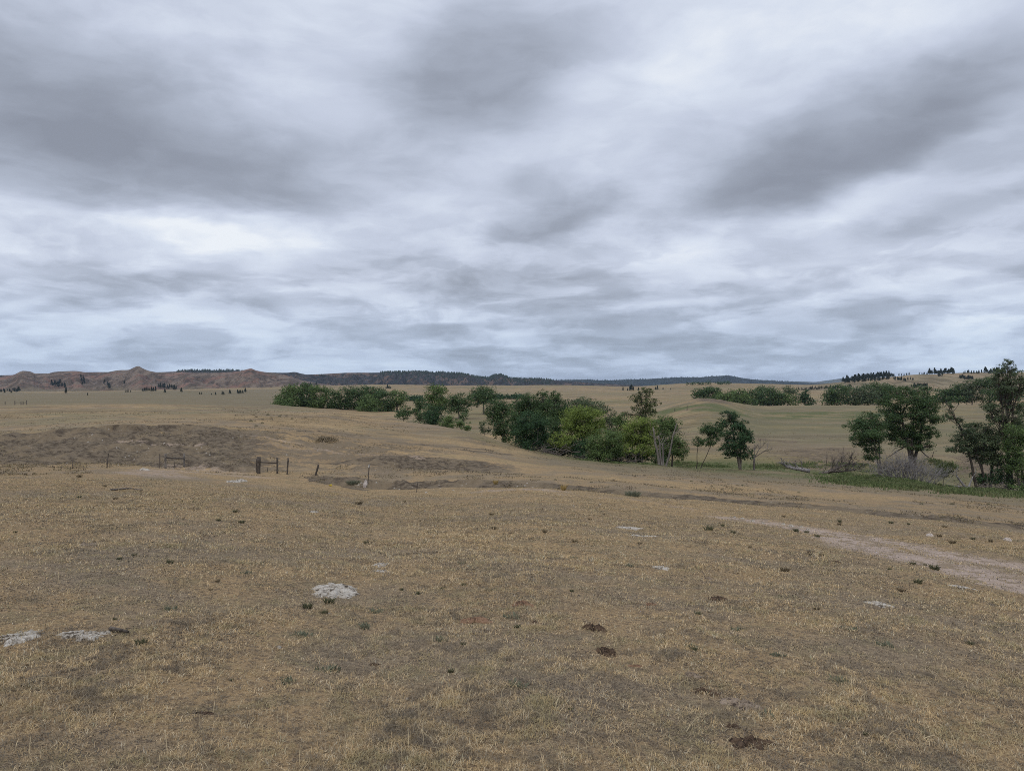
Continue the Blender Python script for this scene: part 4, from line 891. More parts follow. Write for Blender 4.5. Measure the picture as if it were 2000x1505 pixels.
# ------------------------------------------------------------------ dead wood
def twig_fan(tb, root, dirs, L, rad, r, depth=2, sides=4, spread=.5, wob=.05):
    for d in dirs:
        d = np.asarray(d, float); d /= np.linalg.norm(d) + 1e-9
        l = L * r.uniform(.65, 1.15); end = root + d * l
        br = bend(root, end, 5, wob, r); tb.tube(br, np.linspace(rad, rad * .35, 5), sides, False)
        if depth > 0:
            for k in range(r.integers(3, 5)):
                q = br[r.integers(2, 5)]; dd = d + r.normal(0, spread, 3); twig_fan(tb, q, [dd], L * .55, rad * .55, r, depth - 1, sides, spread, wob)
def dead_thing(name, label, cat, u, v, Y, fn, mat, part=None):
    o0 = at(u, v, Y); o0[2] = gz(o0[0], Y)
    root_tb = Tubes(); fn(root_tb, o0)
    o = root_tb.build(name, M[mat], origin=o0); o.location = tuple(o0)
    return tag(o, label, cat)
r = np.random.default_rng(77)
def f1(tb, o):
    px = o[1] / FPX
    top = o + [3.5 * px, 0, 40 * px]; tr = bend(o - [0, 0, .4], o + [1.5 * px, .2, 24 * px], 6, .03, r); tb.tube(tr, np.linspace(.17, .11, 6), 7)
    twig_fan(tb, tr[-1], [(-.7, .1, 1), (.55, 0, 1), (.15, .4, 1), (.95, -.2, .7), (-.95, 0, .6)], 1.9, .075, r, 3, 5, .45)
dead_thing('bare_sapling', 'leafless grey sapling right beside the dark ragged tree', 'dead tree', 1473, 914, 95, f1, 'dead_brown')
def f2(tb, o):
    px = o[1] / FPX
    for (x0, h, tx, rr) in ((-3, 74, -14, .17), (2, 58, -5, .13), (8, 82, 30, .13), (5, 44, 4, .12)):
        st = bend(o + [x0 * px, 0, -.4], o + [tx * px, r.uniform(-.5, .5), h * px], 8, .015, r); tb.tube(st, np.linspace(rr * 1.2, rr * .55, 8), 8)
        twig_fan(tb, st[5], [(r.uniform(-1, 1), -.2, .9), (r.uniform(-1, 1), .3, .6)], 1.4, .05, r, 1)
dead_thing('dead_snag', 'broken grey dead trunks standing among the willow at the right end of the thicket', 'dead tree', 1291, 904, 95.5, f2, 'snag')
def f3(tb, o):
    px = o[1] / FPX
    lg = bend(o + [-22 * px, .6, 10 * px], o + [17 * px, -.8, .2], 8, .02, r); lg[:, 2] += .25
    tb.tube(lg, np.linspace(.20, .28, 8), 9)
    for k in (0, 1, 3, 5): twig_fan(tb, lg[k], [(-1, r.uniform(-.5, .5), .7), (r.uniform(-.8, .3), -.4, .9)], 1.1, .09, r, 1)
dead_thing('fallen_log', 'pale fallen log with broken root end on the creek flat', 'log', 1560, 908, 96, f3, 'dead')
def f4(tb, o):
    px = o[1] / FPX
    main = bend(o + [-38 * px, 0, .25], o + [26 * px, .8, 24 * px], 8, .02, r); tb.tube(main, np.linspace(.26, .10, 8), 7)
    m2 = bend(o + [-20 * px, .5, .5], o + [42 * px, 1.5, 10 * px], 8, .02, r); tb.tube(m2, np.linspace(.18, .07, 8), 6)
    for k in range(1, 8):
        for q in (main, m2):
            twig_fan(tb, q[k], [(r.uniform(.2, 1), r.normal(0, .5), r.uniform(.3, 1.2)), (r.uniform(-.5, .8), r.normal(0, .6), r.uniform(.3, 1)), (r.uniform(-.2, 1), r.normal(0, .6), r.uniform(-.1, .5))], 1.7, .05, r, 2, 4, .4)
dead_thing('fallen_tree', 'fallen leafless tree with branches fanning up to the right on the creek flat', 'fallen tree', 1636, 907, 97, f4, 'dead_brown')
def f5(tb, o):
    for k in range(150):
        b = o + [r.normal(0, 1.5), r.normal(0, .9), 0]; b[2] = gz(b[0], b[1])
        twig_fan(tb, b, [((b[0] - o[0]) * .38 + r.normal(0, .32), r.normal(0, .4), 1.0)], r.uniform(1.3, 2.5), .032, r, 2, 4, .5)
dead_thing('dead_bush', 'big grey leafless dead bush in front of the broad cottonwood', 'dead bush', 1772, 940, 82, f5, 'dead')
def f6(tb, o):
    px = o[1] / FPX
    a1 = bend(o, o + [-20 * px, 0, 27 * px], 6, .02, r); tb.tube(a1, np.linspace(.14, .07, 6), 6); a2 = bend(o + [.2, 0, 0], o + [15 * px, .3, 24 * px], 6, .03, r); tb.tube(a2, np.linspace(.12, .05, 6), 6)
    twig_fan(tb, a1[-1], [(.1, 0, 1), (-.6, .2, .8)], .7, .04, r, 1); twig_fan(tb, a2[4], [(.5, 0, 1)], .8, .04, r, 1)
    tb.tube(bend(o + [-34 * px, .4, .35], o + [2 * px, 0, .2], 5, .02, r), .09, 6)
dead_thing('broken_limbs', 'pale broken limbs in a V shape under the leaning cottonwood', 'dead branch', 1888, 942, 82, f6, 'dead')
def f7(tb, o):
    for q_ in (-1, 1): tb.tube(bend(o + [-4.2 * q_, .3, .25], o + [3.6 * q_, -.2 * q_, .25], 9, .09, r), np.linspace(.075, .03, 9), 5)
    for k in range(34):
        b = o + [r.normal(0, 2.4), r.normal(0, .7), 0]; b[2] = gz(b[0], b[1]) + .05
        twig_fan(tb, b, [(r.normal(0, 1), r.normal(0, .4), r.uniform(.1, .7))], r.uniform(1.0, 2.4), .05, r, 1, 4, .5)
dead_thing('dead_branches', 'tangle of dead branches along the foot of the willow thicket', 'dead branch', 1195, 900, 97, f7, 'dead_brown')
dead_thing('dead_branches', 'fallen dead branches under the dark round-crowned tree', 'dead branch', 1075, 886, 99, f7, 'dead_brown')
dead_thing('dead_branches', 'grey deadfall piled round the trunks of the tallest cottonwood', 'dead branch', 1945, 945, 84, f7, 'dead_brown')

# ------------------------------------------------------------------ bright creek-side greenery
def greenery(name, pts, n, seed, h0, h1, mat, wid=1.4, wd=.06):
    r = np.random.default_rng(seed); Pp = np.array([ground_at(u, v, 40) for u, v in pts])
    f = r.uniform(0, len(Pp) - 1.001, n); i = f.astype(int); fr = (f - i)[:, None]
    p = Pp[i] * (1 - fr) + Pp[i + 1] * fr; p[:, 0] += r.normal(0, wid, n); p[:, 1] += r.normal(0, wid, n)
    patch = fbm(p[:, 0] * .5, p[:, 1] * .5, 3, seed); k = (patch + r.normal(0, .05, n) > .485) | (r.uniform(0, 1, n) < .07); p, patch = p[k], patch[k]; n = len(p)
    p[:, 2] = gz_many(p[:, 0], p[:, 1]) - .03
    H = .75 * r.uniform(h0, h1, n) * (.2 + 1.6 * patch); th = r.uniform(0, 6.283, n); lean = r.uniform(.1, .7, n)
    d = np.stack([np.cos(th), np.sin(th), 0 * th], -1); sd = np.stack([-np.sin(th), np.cos(th), 0 * th], -1) * wd * r.uniform(.6, 1.4, n)[:, None]
    up = np.stack([0 * H, 0 * H, H], -1); mid = p + up * .6 + d * (H * lean * .35)[:, None]; tip = p + up + d * (H * lean)[:, None]
    V = np.stack([p - sd * .5, p + sd * .5, mid + sd * .8, tip, mid - sd * .8], 1).reshape(-1, 3)
    return tag(mesh_np(name, V, np.arange(len(V)).reshape(-1, 5), 5, M[mat]), kind='stuff')
M['rushes'] = foliage('lush_grass', (.098, .135, .052), (.175, .205, .085), (.17, .165, .085), .3)
greenery('lush_grass', [(1700,935),(1720,944),(1760,952),(1830,956),(1900,960),(2000,964),(2080,968)], 42000, 3, .12, .5, 'rushes', 2.5)
greenery('lush_grass', [(1655,945),(1690,938),(1720,936),(1745,944)], 13000, 4, .12, .5, 'rushes', 1.5)
greenery('lush_grass', [(1600,931),(1640,925),(1685,917)], 4500, 5, .12, .4, 'rushes', .7)
greenery('lush_grass', [(1320,906),(1345,907),(1400,909),(1440,912)], 7000, 6, .1, .35, 'rushes', 1.2)
greenery('lush_grass', [(1480,913),(1550,909),(1620,907),(1690,908)], 7000, 7, .1, .35, 'rushes', 1.2)
greenery('lush_grass', [(1120,896),(1200,903),(1280,907),(1330,909)], 6000, 8, .08, .3, 'rushes', .9)
greenery('lush_grass', [(1810,900),(1840,905),(1880,915)], 1500, 9, .2, .5, 'rushes', 1.0)

# ------------------------------------------------------------------ near grass
def blades(n, r0, r1, seed, h0, h1, mat, name='grass', amax=41, low=.42, wk=.00075, scrub=False, gate=None):
    r = np.random.default_rng(seed)
    q = r.uniform(0, 1, n); rad = np.exp(math.log(r0) + (math.log(r1) - math.log(r0)) * q)
    a_ = np.radians(r.uniform(-amax, amax, n)); x = rad * np.sin(a_); y = rad * np.cos(a_)
    pt = fbm(x * 1.1, y * 1.1, 4, 90); pt2 = fbm(x * 4.5, y * 4.5, 3, 91)
    if scrub: keep = (fbm(x * .12, y * .12, 3, 95) > .46) & (fbm(x * .7, y * .7, 3, 96) > .56)
    else: keep = r.uniform(0, 1, n) < np.clip((pt - .30) * 2.6, low, 1) * np.clip((pt2 - .25) * 3.0, low, 1)
    if gate: keep = (fbm(x * 1.7, y * 1.7, 4, 97) + .35 * (fbm(x * 8, y * 8, 3, 98) - .5) > gate)
    j = np.clip(np.searchsorted(AZ, a_), 0, NC - 1); ii = np.empty(n, int)
    o_ = np.argsort(j, kind='stable')
    for ids in np.split(o_, np.flatnonzero(np.diff(j[o_])) + 1): ii[ids] = np.clip(np.searchsorted(RR[:, j[ids[0]]], rad[ids]), 0, NR - 1)
    keep &= r.uniform(0, 1, n) > track[ii, j] * .98          # nothing grows on the trodden track
    if not scrub: keep &= r.uniform(0, 1, n) > bare[ii, j] * .8
    x, y, rad, pt = x[keep], y[keep], rad[keep], pt[keep]; n = len(x)
    z = gz_many(x, y) - .004
    H = r.uniform(h0, h1, n) * (.6 + .8 * pt) * np.clip(rad / 9, 1, 1.35); th = r.uniform(0, 6.283, n); lean = r.uniform(.4, 3.0, n)
    W = np.clip(wk * rad, .0024, .012 if not scrub else .16) * r.uniform(.7, 1.5, n)
    d = np.stack([np.cos(th), np.sin(th), 0 * th], -1); sd = np.stack([-np.sin(th), np.cos(th), 0 * th], -1) * W[:, None] * .5
    p = np.stack([x, y, z], -1); hh = H / np.sqrt(1 + lean ** 2)
    mid = p + np.stack([0 * hh, 0 * hh, hh * .75], -1) + d * (hh * lean * .4)[:, None]
    tip = p + np.stack([0 * hh, 0 * hh, hh], -1) + d * (hh * lean)[:, None]
    V = np.stack([p, mid + sd, tip, mid - sd], 1).reshape(-1, 3)
    o = mesh_np(name, V, np.arange(len(V)).reshape(-1, 4), 4, M[mat]); return tag(o, kind='stuff')
def dry_mat(name, stops, g=1.0):
    m, t, b = new_mat(name)
    isl = t.new('ShaderNodeNewGeometry').outputs['Random Per Island']; pos = t.new('ShaderNodeNewGeometry').outputs['Position']
    f, _ = t.noise(pos, .45, 5, .6, .3); f2, _ = t.noise(pos, 2.6, 5, .65, .3); f3, _ = t.noise(pos, 7.5, 4, .6)
    c = t.ramp(isl, stops)
    c = t.mix(t.math('MULTIPLY', t.rng(f, .47, .60), .4), c, (.30, .245, .165, 1))
    c = t.mix(t.math('MULTIPLY', t.rng(f2, .51, .60), .6), c, (.25, .225, .115, 1))
    c = t.mix(t.math('MULTIPLY', t.rng(f2, .48, .42), .8), c, (.175, .148, .115, 1))
    c = t.mix(t.math('MULTIPLY', t.rng(f3, .52, .60), .7), c, (.145, .12, .09, 1))
    c = t.mix(t.math('MULTIPLY', t.rng(f3, .46, .39), .45), c, (.56, .41, .20, 1))
    t.put(b.inputs['Base Color'], c); b.inputs['Roughness'].default_value = .9
    tr = t.new('ShaderNodeBsdfTranslucent'); t.put(tr.inputs[0], c); mxs = t.new('ShaderNodeMixShader'); mxs.inputs[0].default_value = .3
    t.l.new(b.outputs[0], mxs.inputs[1]); t.l.new(tr.outputs[0], mxs.inputs[2]); t.l.new(mxs.outputs[0], t.n['Material Output'].inputs[0])
    return m
M['straw'] = plain('pale_straw', (.42, .335, .20), .8)
M['litter'] = foliage('dark_litter', (.070, .058, .046), (.135, .112, .088), (.105, .098, .078), .1)
M['dry'] = dry_mat('dry_grass', [(0, (.21, .155, .10, 1)), (.2, (.41, .30, .165, 1)), (.55, (.585, .422, .228, 1)), (.8, (.75, .60, .38, 1)), (.93, (.55, .51, .39, 1)), (1, (.32, .31, .175, 1))])
blades(1150000, 2.7, 34, 1, .016, .055, 'dry', wk=.0006)
M['dry_far'] = dry_mat('dry_grass_far', [(0, (.224, .168, .095, 1)), (.5, (.403, .291, .151, 1)), (1, (.515, .392, .213, 1))])
blades(260000, 18, 60, 2, .02, .05, 'dry_far', amax=40, wk=.0005)
blades(9000, 2.8, 26, 7, .07, .17, 'straw', name='dry_stalks', wk=.00042, low=.5)
blades(260000, 2.7, 30, 8, .010, .028, 'litter', name='litter', wk=.0008, gate=.555)
M['scrub'] = dry_mat('dry_scrub', [(0, (.10, .08, .05, 1)), (.5, (.17, .13, .085, 1)), (1, (.24, .19, .11, 1))])
blades(160000, 36, 170, 3, .05, .13, 'scrub', name='scrub', amax=40, scrub=True, wk=.0011)

# ------------------------------------------------------------------ weeds, stones, clods, stalks
def tuft_mesh(name, seed, n, h, spread, mat, wd=.006):
    r = np.random.default_rng(seed); th = r.uniform(0, 6.283, n); rb = r.uniform(0, .35, n) * spread; lean = r.uniform(.1, 1.0, n)
    H = h * r.uniform(.45, 1.1, n); d = np.stack([np.cos(th), np.sin(th), 0 * th], -1)
    a2 = r.uniform(0, 6.283, n); sd = np.stack([np.cos(a2), np.sin(a2), 0 * a2], -1) * wd * r.uniform(.6, 1.5, n)[:, None]
    p = d * rb[:, None] - [0, 0, .01]; mid = p + d * (lean * H * .32)[:, None] + np.stack([0 * H, 0 * H, H * .62], -1); tip = p + d * (lean * H * .75)[:, None] + np.stack([0 * H, 0 * H, H], -1)
    V = np.stack([p - sd * .6, p + sd * .6, mid + sd, tip, mid - sd], 1).reshape(-1, 3)
    o = mesh_np(name, V, np.arange(len(V)).reshape(-1, 5), 5, M[mat]); me = o.data; bpy.data.objects.remove(o); return me
M['weed_green'] = foliage('weed_green', (.085, .092, .052), (.145, .145, .080), (.115, .100, .062))
M['weed_brown'] = foliage('weed_brown', (0.133, 0.104, 0.066), (0.219, 0.173, 0.106), (0.094, 0.081, 0.050))
M['sage'] = foliage('sage_green', (.14, .15, .10), (.20, .205, .14), (.16, .16, .10))
M['gold'] = foliage('golden_grass', (.38, .27, .10), (.52, .39, .17), (.30, .26, .11))
TG = [tuft_mesh('weed_tuft', s, 85, .10, .13, 'weed_green', .0035) for s in range(5)]
TB = [tuft_mesh('weed_tuft', s + 10, 75, .09, .12, 'weed_brown', .0035) for s in range(4)]
TS = [tuft_mesh('sage_tuft', s + 20, 70, .05, .22, 'sage') for s in range(3)]
def dome_mesh(name, seed, h, w_, n, size, mat):
    r = np.random.default_rng(seed); d = r.normal(0, 1, (n, 3)); d /= np.linalg.norm(d, axis=1)[:, None]; d[:, 2] = np.abs(d[:, 2])
    k = .75 + .5 * fbm(d[:, 0] * 2.5 + 7, d[:, 1] * 2.5 + seed, 3, seed); C = d * (r.uniform(.35, 1, n) ** .5 * k)[:, None] * [w_, w_, h]
    V = leaf_quads(C, d, size, r); o = mesh_np(name, V, np.arange(len(V)).reshape(-1, 4), 4, M[mat]); me = o.data; bpy.data.objects.remove(o); return me
def put(me, u, v, hp, label, cat, group=None, name=None, base=.10):
    p = ground_at(u, v); o = bpy.data.objects.new(name or me.name.split('.')[0], me); COL.objects.link(o)
    s = hp / FPX * p[1] / base; o.location = tuple(p - [0, 0, .005]); o.scale = (s * random.uniform(.9, 1.4), s * random.uniform(.9, 1.4), s); o.rotation_euler = (0, 0, random.uniform(0, 6.28))
    return tag(o, label, cat, group)
for (u, v, h) in [(458,1000,12),(427,1017,16),(471,1021,14),(233,1092,14),(332,1100,14),(509,1101,12),(262,1085,10),(225,1210,14),(275,1258,22),(600,1187,18),(633,1197,20),(643,1178,22),(452,1328,16),(715,1062,12),(785,1152,16),(816,1160,14),(865,1150,12),(906,1143,10),(1010,1225,12),(880,1312,20),(1117,1155,10),(1385,1036,18),(1432,1042,14),(1412,1028,12),(1363,1200,14),(1357,1270,14),(1690,1435,22),(1793,1139,20),(1782,1102,16),(1806,1104,14),(1825,1112,16),(1737,1112,14),(1895,1258,14),(1575,1040,12),(1596,1048,10),(1555,1038,12),(1900,1053,14),(1775,1024,9),(1740,1022,10),(1640,1019,10),(30,1040,8),(155,972,10),(285,978,8),(330,1068,8),(1115,1385,12),(905,1258,10)]:
    put(random.choice(TG), u, v, h * .66 * random.uniform(.55, 1.25), 'dark green weed tuft growing in the short dry grass', 'weed', 'dark green weed tufts in the dry grass')
for (u, v, h) in [(965,1033,12),(1000,1042,9),(1065,1040,11),(1036,1052,10),(1122,1058,9),(684,1022,9),(700,985,11),(790,980,8),(1152,1015,7),(1532,1115,18),(1580,1085,10),(1605,1085,10),(1500,1142,12),(1760,1155,14),(1645,1215,10),(425,1136,12),(412,1152,10),(205,950,8),(155,932,10),(225,975,8),(290,1000,7),(1180,1005,7),(960,1005,8),(1640,1025,9),(1530,1010,8),(1860,1062,12),(1935,1058,9),(1845,1030,8),(1595,1190,12),(820,1018,7),(540,1010,6),(1300,1030,7),(1385,1195,8),(1250,1062,7),(1835,1048,10),(1465,1070,8)]:
    put(random.choice(TB), u, v, h * .72 * random.uniform(.55, 1.25), 'brown withered weed tuft in the short dry grass', 'weed', 'brown weed tufts in the dry grass', base=.09)
SD = [dome_mesh('shrublet', 60 + k, .10, .10, 150, .022, m_) for k, m_ in enumerate(('weed_green', 'weed_brown', 'weed_brown'))]
for (u, v, h) in [(490,823,4),(500,815,4),(512,827,4),(513,820,3),(546,814,4),(570,818,3),(495,811,3),(523,811,4),(596,816,3),(560,812,3),(530,818,3),(500,832,3),(1085,937,3),(1155,942,3),(1198,939,4),(1260,946,3),(1350,940,3),(1370,941,3),(1410,956,4),(1450,948,3),(1480,959,3),(1500,957,3),(1680,960,3),(1800,985,4),(1860,985,4),(1930,985,4),(1560,962,3),(1312,952,3),(1240,931,3),(1390,949,3),(1710,962,3),(1660,985,3)]:
    put(random.choice(SD), u, v, h * .85, 'tiny dark shrublet dotted over the distant dry slope', 'shrublet', 'tiny shrublets on the distant slopes', name='shrublet')
for (u, v, h) in [(712,1224,10),(735,1195,8),(1000,1205,10),(860,1250,9),(590,1240,10),(1520,1280,9),(1660,1230,8),(1730,1260,10),(1440,1230,8),(1350,1262,8),(480,1120,8),(330,1190,9),(1230,1105,6),(1120,1090,6),(900,1100,6),(1640,1330,10),(1500,1400,12),(1010,1340,12),(640,1310,12),(560,1330,10)]:
    put(random.choice(TS), u, v, h, 'flat grey green sage tuft pressed into the dry grass', 'sage tuft', 'flat sage tufts in the dry grass', base=.05)
bm_ = dome_mesh('bush', 41, .55, .9, 700, .10, 'weed_brown')
put(bm_, 637, 862, 11, 'low olive brown bush alone on the far slope of the gully', 'bush', base=.55)
gm_ = tuft_mesh('grass_clump', 42, 140, .5, .5, 'gold', .012)
put(gm_, 1101, 957, 12, 'golden dry grass clump at the gully edge', 'grass clump', base=.5)
g2_ = tuft_mesh('grass_clump', 43, 300, .4, 1.2, 'sage', .014)
put(g2_, 1236, 969, 11, 'wide yellow green grass clump on the gully edge', 'grass clump', base=.4)
put(g2_, 690, 945, 8, 'grey sage clump on the dark bank beside the pale boulder', 'sage clump', base=.4)
put(gm_, 968, 945, 9, 'straw coloured grass clump above the stony strip', 'grass clump', base=.5)

def rock_mat(name, c1, c2, c3, sc=9):
    m, t, b = new_mat(name); pos = t.new('ShaderNodeTexCoord').outputs['Object']
    f, _ = t.noise(pos, sc, 7, .65, .6); g, _ = t.noise(pos, sc * .3, 3); h_, _ = t.noise(pos, sc * 4, 5, .6)
    c = t.mix(t.rng(f, .4, .62), c2 + (1,), c1 + (1,)); c = t.mix(t.rng(f, .455, .40), c, c3 + (1,)); c = t.mix(t.math('MULTIPLY', t.rng(h_, .55, .7), .4), c, c2 + (1,))
    t.put(b.inputs['Base Color'], c); bp = t.new('ShaderNodeBump'); bp.inputs['Strength'].default_value = 1; bp.inputs['Distance'].default_value = .02
    t.put(bp.inputs['Height'], t.math('ADD', f, t.math('MULTIPLY', h_, .4))); t.l.new(bp.outputs[0], b.inputs['Normal']); return m
M['chalk'] = rock_mat('pale_limestone', (.44, .405, .35), (.25, .215, .17), (.07, .056, .043), 13)
M['stone'] = rock_mat('beige_stone', (.48, .42, .37), (.36, .31, .27), (.25, .21, .18), 6)
M['clod'] = rock_mat('brown_clod', (.125, .085, .056), (.082, .055, .038), (.030, .022, .016), 26)
M['clod_red'] = rock_mat('reddish_clod', (.26, .16, .10), (.18, .11, .07), (.08, .05, .035), 18)
M['clod_tan'] = rock_mat('tan_clod', (.27, .21, .155), (.19, .145, .105), (.06, .045, .035), 18)
def rock(name, u, v, wpx, hpx, mat, label, cat, group=None, seed=0, flat=.5, rough=.35, depth=None, sub=5):
    """a low, broken lump half sunk in the turf: wpx seen width, hpx seen height in the photograph"""
    p = ground_at(u, v); px = p[1] / FPX; w_ = wpx * px * .56
    dep = (depth if depth is not None else hpx * px * 2.0) * .56; H = flat * hpx * px
    nr, na = {6: (44, 110), 5: (28, 72), 3: (10, 26), 2: (6, 14)}[sub]
    rr, aa = np.meshgrid(np.linspace(0, 1, nr), np.arange(na) * 2 * math.pi / na, indexing='ij')
    k = 1 + rough * 1.6 * (fbm(np.cos(aa) * 1.9 + seed * 3.1 + 9, np.sin(aa) * 1.9 + 4, 5, seed, .6) - .5) * 2
    lx = np.cos(aa) * rr * np.clip(k, .4, 1.5); ly = np.sin(aa) * rr * np.clip(k, .4, 1.5)
    f1_ = fbm(lx * 2.2 + seed * 1.7, ly * 2.2 + 5, 5, seed, .6) - .5; f2_ = ridged(lx * 4.5 + seed, ly * 3.5, 4, seed + 7) - .6; f3_ = fbm(lx * 11 + seed, ly * 11, 3, seed + 9) - .5
    prof = (1 - rr ** 2.6) * (1 + rough * (1.5 * f1_ + .9 * f2_ + .7 * f3_) * 2) - .16 - rough * .28
    x = p[0] + lx * w_; y = p[1] + ly * dep
    z = gz_many(x.ravel(), y.ravel()).reshape(x.shape) + np.where(prof > 0, np.abs(prof) ** .7, prof) * H
    V = np.stack([x - p[0], y - p[1], z - p[2]], -1).reshape(-1, 3)
    ii = np.arange(nr * na).reshape(nr, na); a2 = (np.arange(na) + 1) % na
    F = np.stack([ii[:-1], ii[1:], ii[1:][:, a2], ii[:-1][:, a2]], -1).reshape(-1, 4)
    o = mesh_np(name, V, F, 4, M[mat], smooth=sub < 5); o.location = tuple(p)
    return tag(o, label, cat, group)
rock('rock_slab', 660, 1152, 88, 25, 'chalk', 'large pale limestone slab lying flush in the dry grass', 'rock', seed=1, flat=.32, rough=.5, depth=.85, sub=6)
rock('rock', 740, 1104, 34, 10, 'chalk', 'pale flat rock just above the large limestone slab', 'rock', seed=2, flat=.4, rough=.45, depth=.35)
rock('rock', 744, 1115, 30, 7, 'chalk', 'thin pale rock edge between two flat rocks near the limestone slab', 'rock', seed=3, flat=.4, rough=.5, depth=.2)
rock('rock_slab', 42, 1244, 68, 20, 'chalk', 'pale crusty rock at the left edge of the near grass', 'rock', seed=4, flat=.32, rough=.55, depth=.40, sub=6)
rock('rock_slab', 168, 1238, 82, 16, 'chalk', 'long pale crusty rock beside the dark stick', 'rock', seed=5, flat=.36, rough=.55, depth=.34, sub=6)
rock('rock', 455, 941, 22, 6, 'chalk', 'left half of the pale rock pair near the thick fence post', 'rock', seed=6, flat=.6, depth=.8)
rock('rock', 472, 940, 20, 7, 'chalk', 'white right half of the pale rock pair near the thick fence post', 'rock', seed=7, flat=.7, depth=.8)
rock('rock', 1715, 1179, 40, 8, 'chalk', 'thin pale rock in the grass below the dirt track', 'rock', seed=8, flat=.4, rough=.5, depth=.4)
rock('rock', 1292, 1109, 34, 8, 'chalk', 'pale flat stone alone in the middle right grass', 'rock', seed=9, flat=.4, rough=.45, depth=.4)
rock('rock', 1232, 1031, 48, 6, 'chalk', 'thin pale rock streak upper of two in the far grass', 'rock', seed=10, flat=.35, rough=.5, depth=.6)
rock('rock', 1258, 1047, 52, 5, 'chalk', 'thin pale rock streak lower of two in the far grass', 'rock', seed=11, flat=.35, rough=.5, depth=.5)
rock('boulder', 1816, 1046, 13, 6, 'stone', 'smooth beige boulder left of two beyond the dirt track', 'boulder', seed=12, flat=.9, rough=.12)
rock('boulder', 1968, 1055, 14, 7, 'stone', 'smooth beige boulder right of two beyond the dirt track', 'boulder', seed=13, flat=.9, rough=.12)
rock('boulder', 714, 946, 8, 9, 'stone', 'round pale boulder at the foot of the white tipped post', 'boulder', seed=14, flat=.9, rough=.15)
rock('rock', 1876, 1146, 32, 6, 'chalk', 'crumbled white rock at the lower edge of the dirt track', 'rock', seed=15, flat=.4, rough=.6, depth=.4)
rock('rock', 1450, 1375, 62, 20, 'clod_tan', 'tan crusted clod in the lower right grass', 'clod', seed=16, flat=.35, rough=.5, depth=.25, sub=6)
rock('rock', 180, 1062, 44, 8, 'clod_tan', 'long pale grey crust in the left grass', 'rock', seed=17, flat=.35, rough=.5, depth=.3)
rock('rock', 612, 1000, 18, 6, 'chalk', 'small grey rock in the far grass left of centre', 'rock', seed=18, flat=.6, rough=.4)
for (u, v, s_) in [(914,1106,6),(643,1197,4),(545,1264,9),(1005,1163,4),(1172,985,4),(1120,988,4),(830,998,4),(795,1365,7),(232,1105,5),(1565,1030,8),(1470,1018,8),(1490,1022,7),(1530,1024,8),(1545,1028,10),(1450,1013,7),(1435,1010,6),(1578,1034,7),(1860,1100,6),(735,942,4),(705,944,5),(700,947,4),(780,956,4),(770,953,3),(832,962,6),(1010,950,4),(1025,948,4),(990,953,3),(1040,952,4),(1060,957,4),(860,953,3),(885,957,3)]:
    rock('pebble', u, v, s_, s_ * .6, 'chalk', 'small white stone lying loose on the ground', 'stone', 'loose white stones', seed=int(u) % 97, flat=.8, rough=.25, sub=3)
for (u, v, s_) in [(172,863,3),(200,860,2.5),(228,874,3),(245,893,3),(268,882,3),(320,866,4),(130,905,4),(163,905,3),(231,909,3),(282,918,22),(470,853,3),(455,855,2.5),(403,885,3),(394,874,2.5),(410,888,2.5),(385,919,6),(560,888,3),(620,880,2.5),(180,849,3),(146,855,2),(252,890,2.5),(262,897,2.5)]:
    rock('pebble', u, v, s_, max(2, s_ * .25), 'chalk', 'white stone speck on the dark eroded slope', 'stone', 'white stones on the eroded slope', seed=int(u) % 89, flat=.8, rough=.25, sub=2)
for (u, v, a_, b_, mt, lab) in [
 (1160,1228,44,24,'clod','dark brown crumbly clod, upper of a pair in the middle right grass'),
 (1184,1275,34,26,'clod','dark brown broken clod, lower of a pair in the middle right grass'),
 (930,1213,56,18,'clod_red','reddish tan crumbled clod in the centre of the grass'),
 (1022,1180,46,16,'clod_red','faint brown clod above and right of the reddish one'),
 (1378,1352,46,16,'clod','dark brown clod below a tan one in the lower right grass'),
 (1352,1318,34,12,'clod_tan','tan clod with dark underside in the lower right grass'),
 (1466,1452,70,26,'clod','largest dark brown clod near the bottom edge'),
 (1430,1418,22,12,'clod','small dark clod just above the largest one'),
 (1404,1170,38,14,'clod','dark hollow edged clod in the right grass'),
 (1382,1130,16,9,'clod_tan','small tan and dark clod above the hollow edged one'),
 (730,1298,22,9,'clod','small blackish clod in the left centre grass'),
 (1270,1180,18,8,'clod_red','small rust clod right of centre'),
 (1634,1098,17,8,'clod','dark clod on the grass left of the dirt track'),
 (1582,1078,14,6,'clod','little dark clod up slope left of the dirt track'),
 (1566,1188,14,8,'clod_tan','small round tan clod in the right grass'),
 (1240,1300,22,7,'clod_red','thin reddish clod under the pair of dark clods'),
 (400,1392,36,8,'clod','flat blackish clod in the lower left grass'),
 (1045,1215,14,8,'clod','small brown clod near the reddish tan clod')]:
    rock('dirt_clod', u, v, a_, b_, mt, lab, 'clod', seed=int(u + v) % 83, flat=.40, rough=.70, depth=None, sub=6)
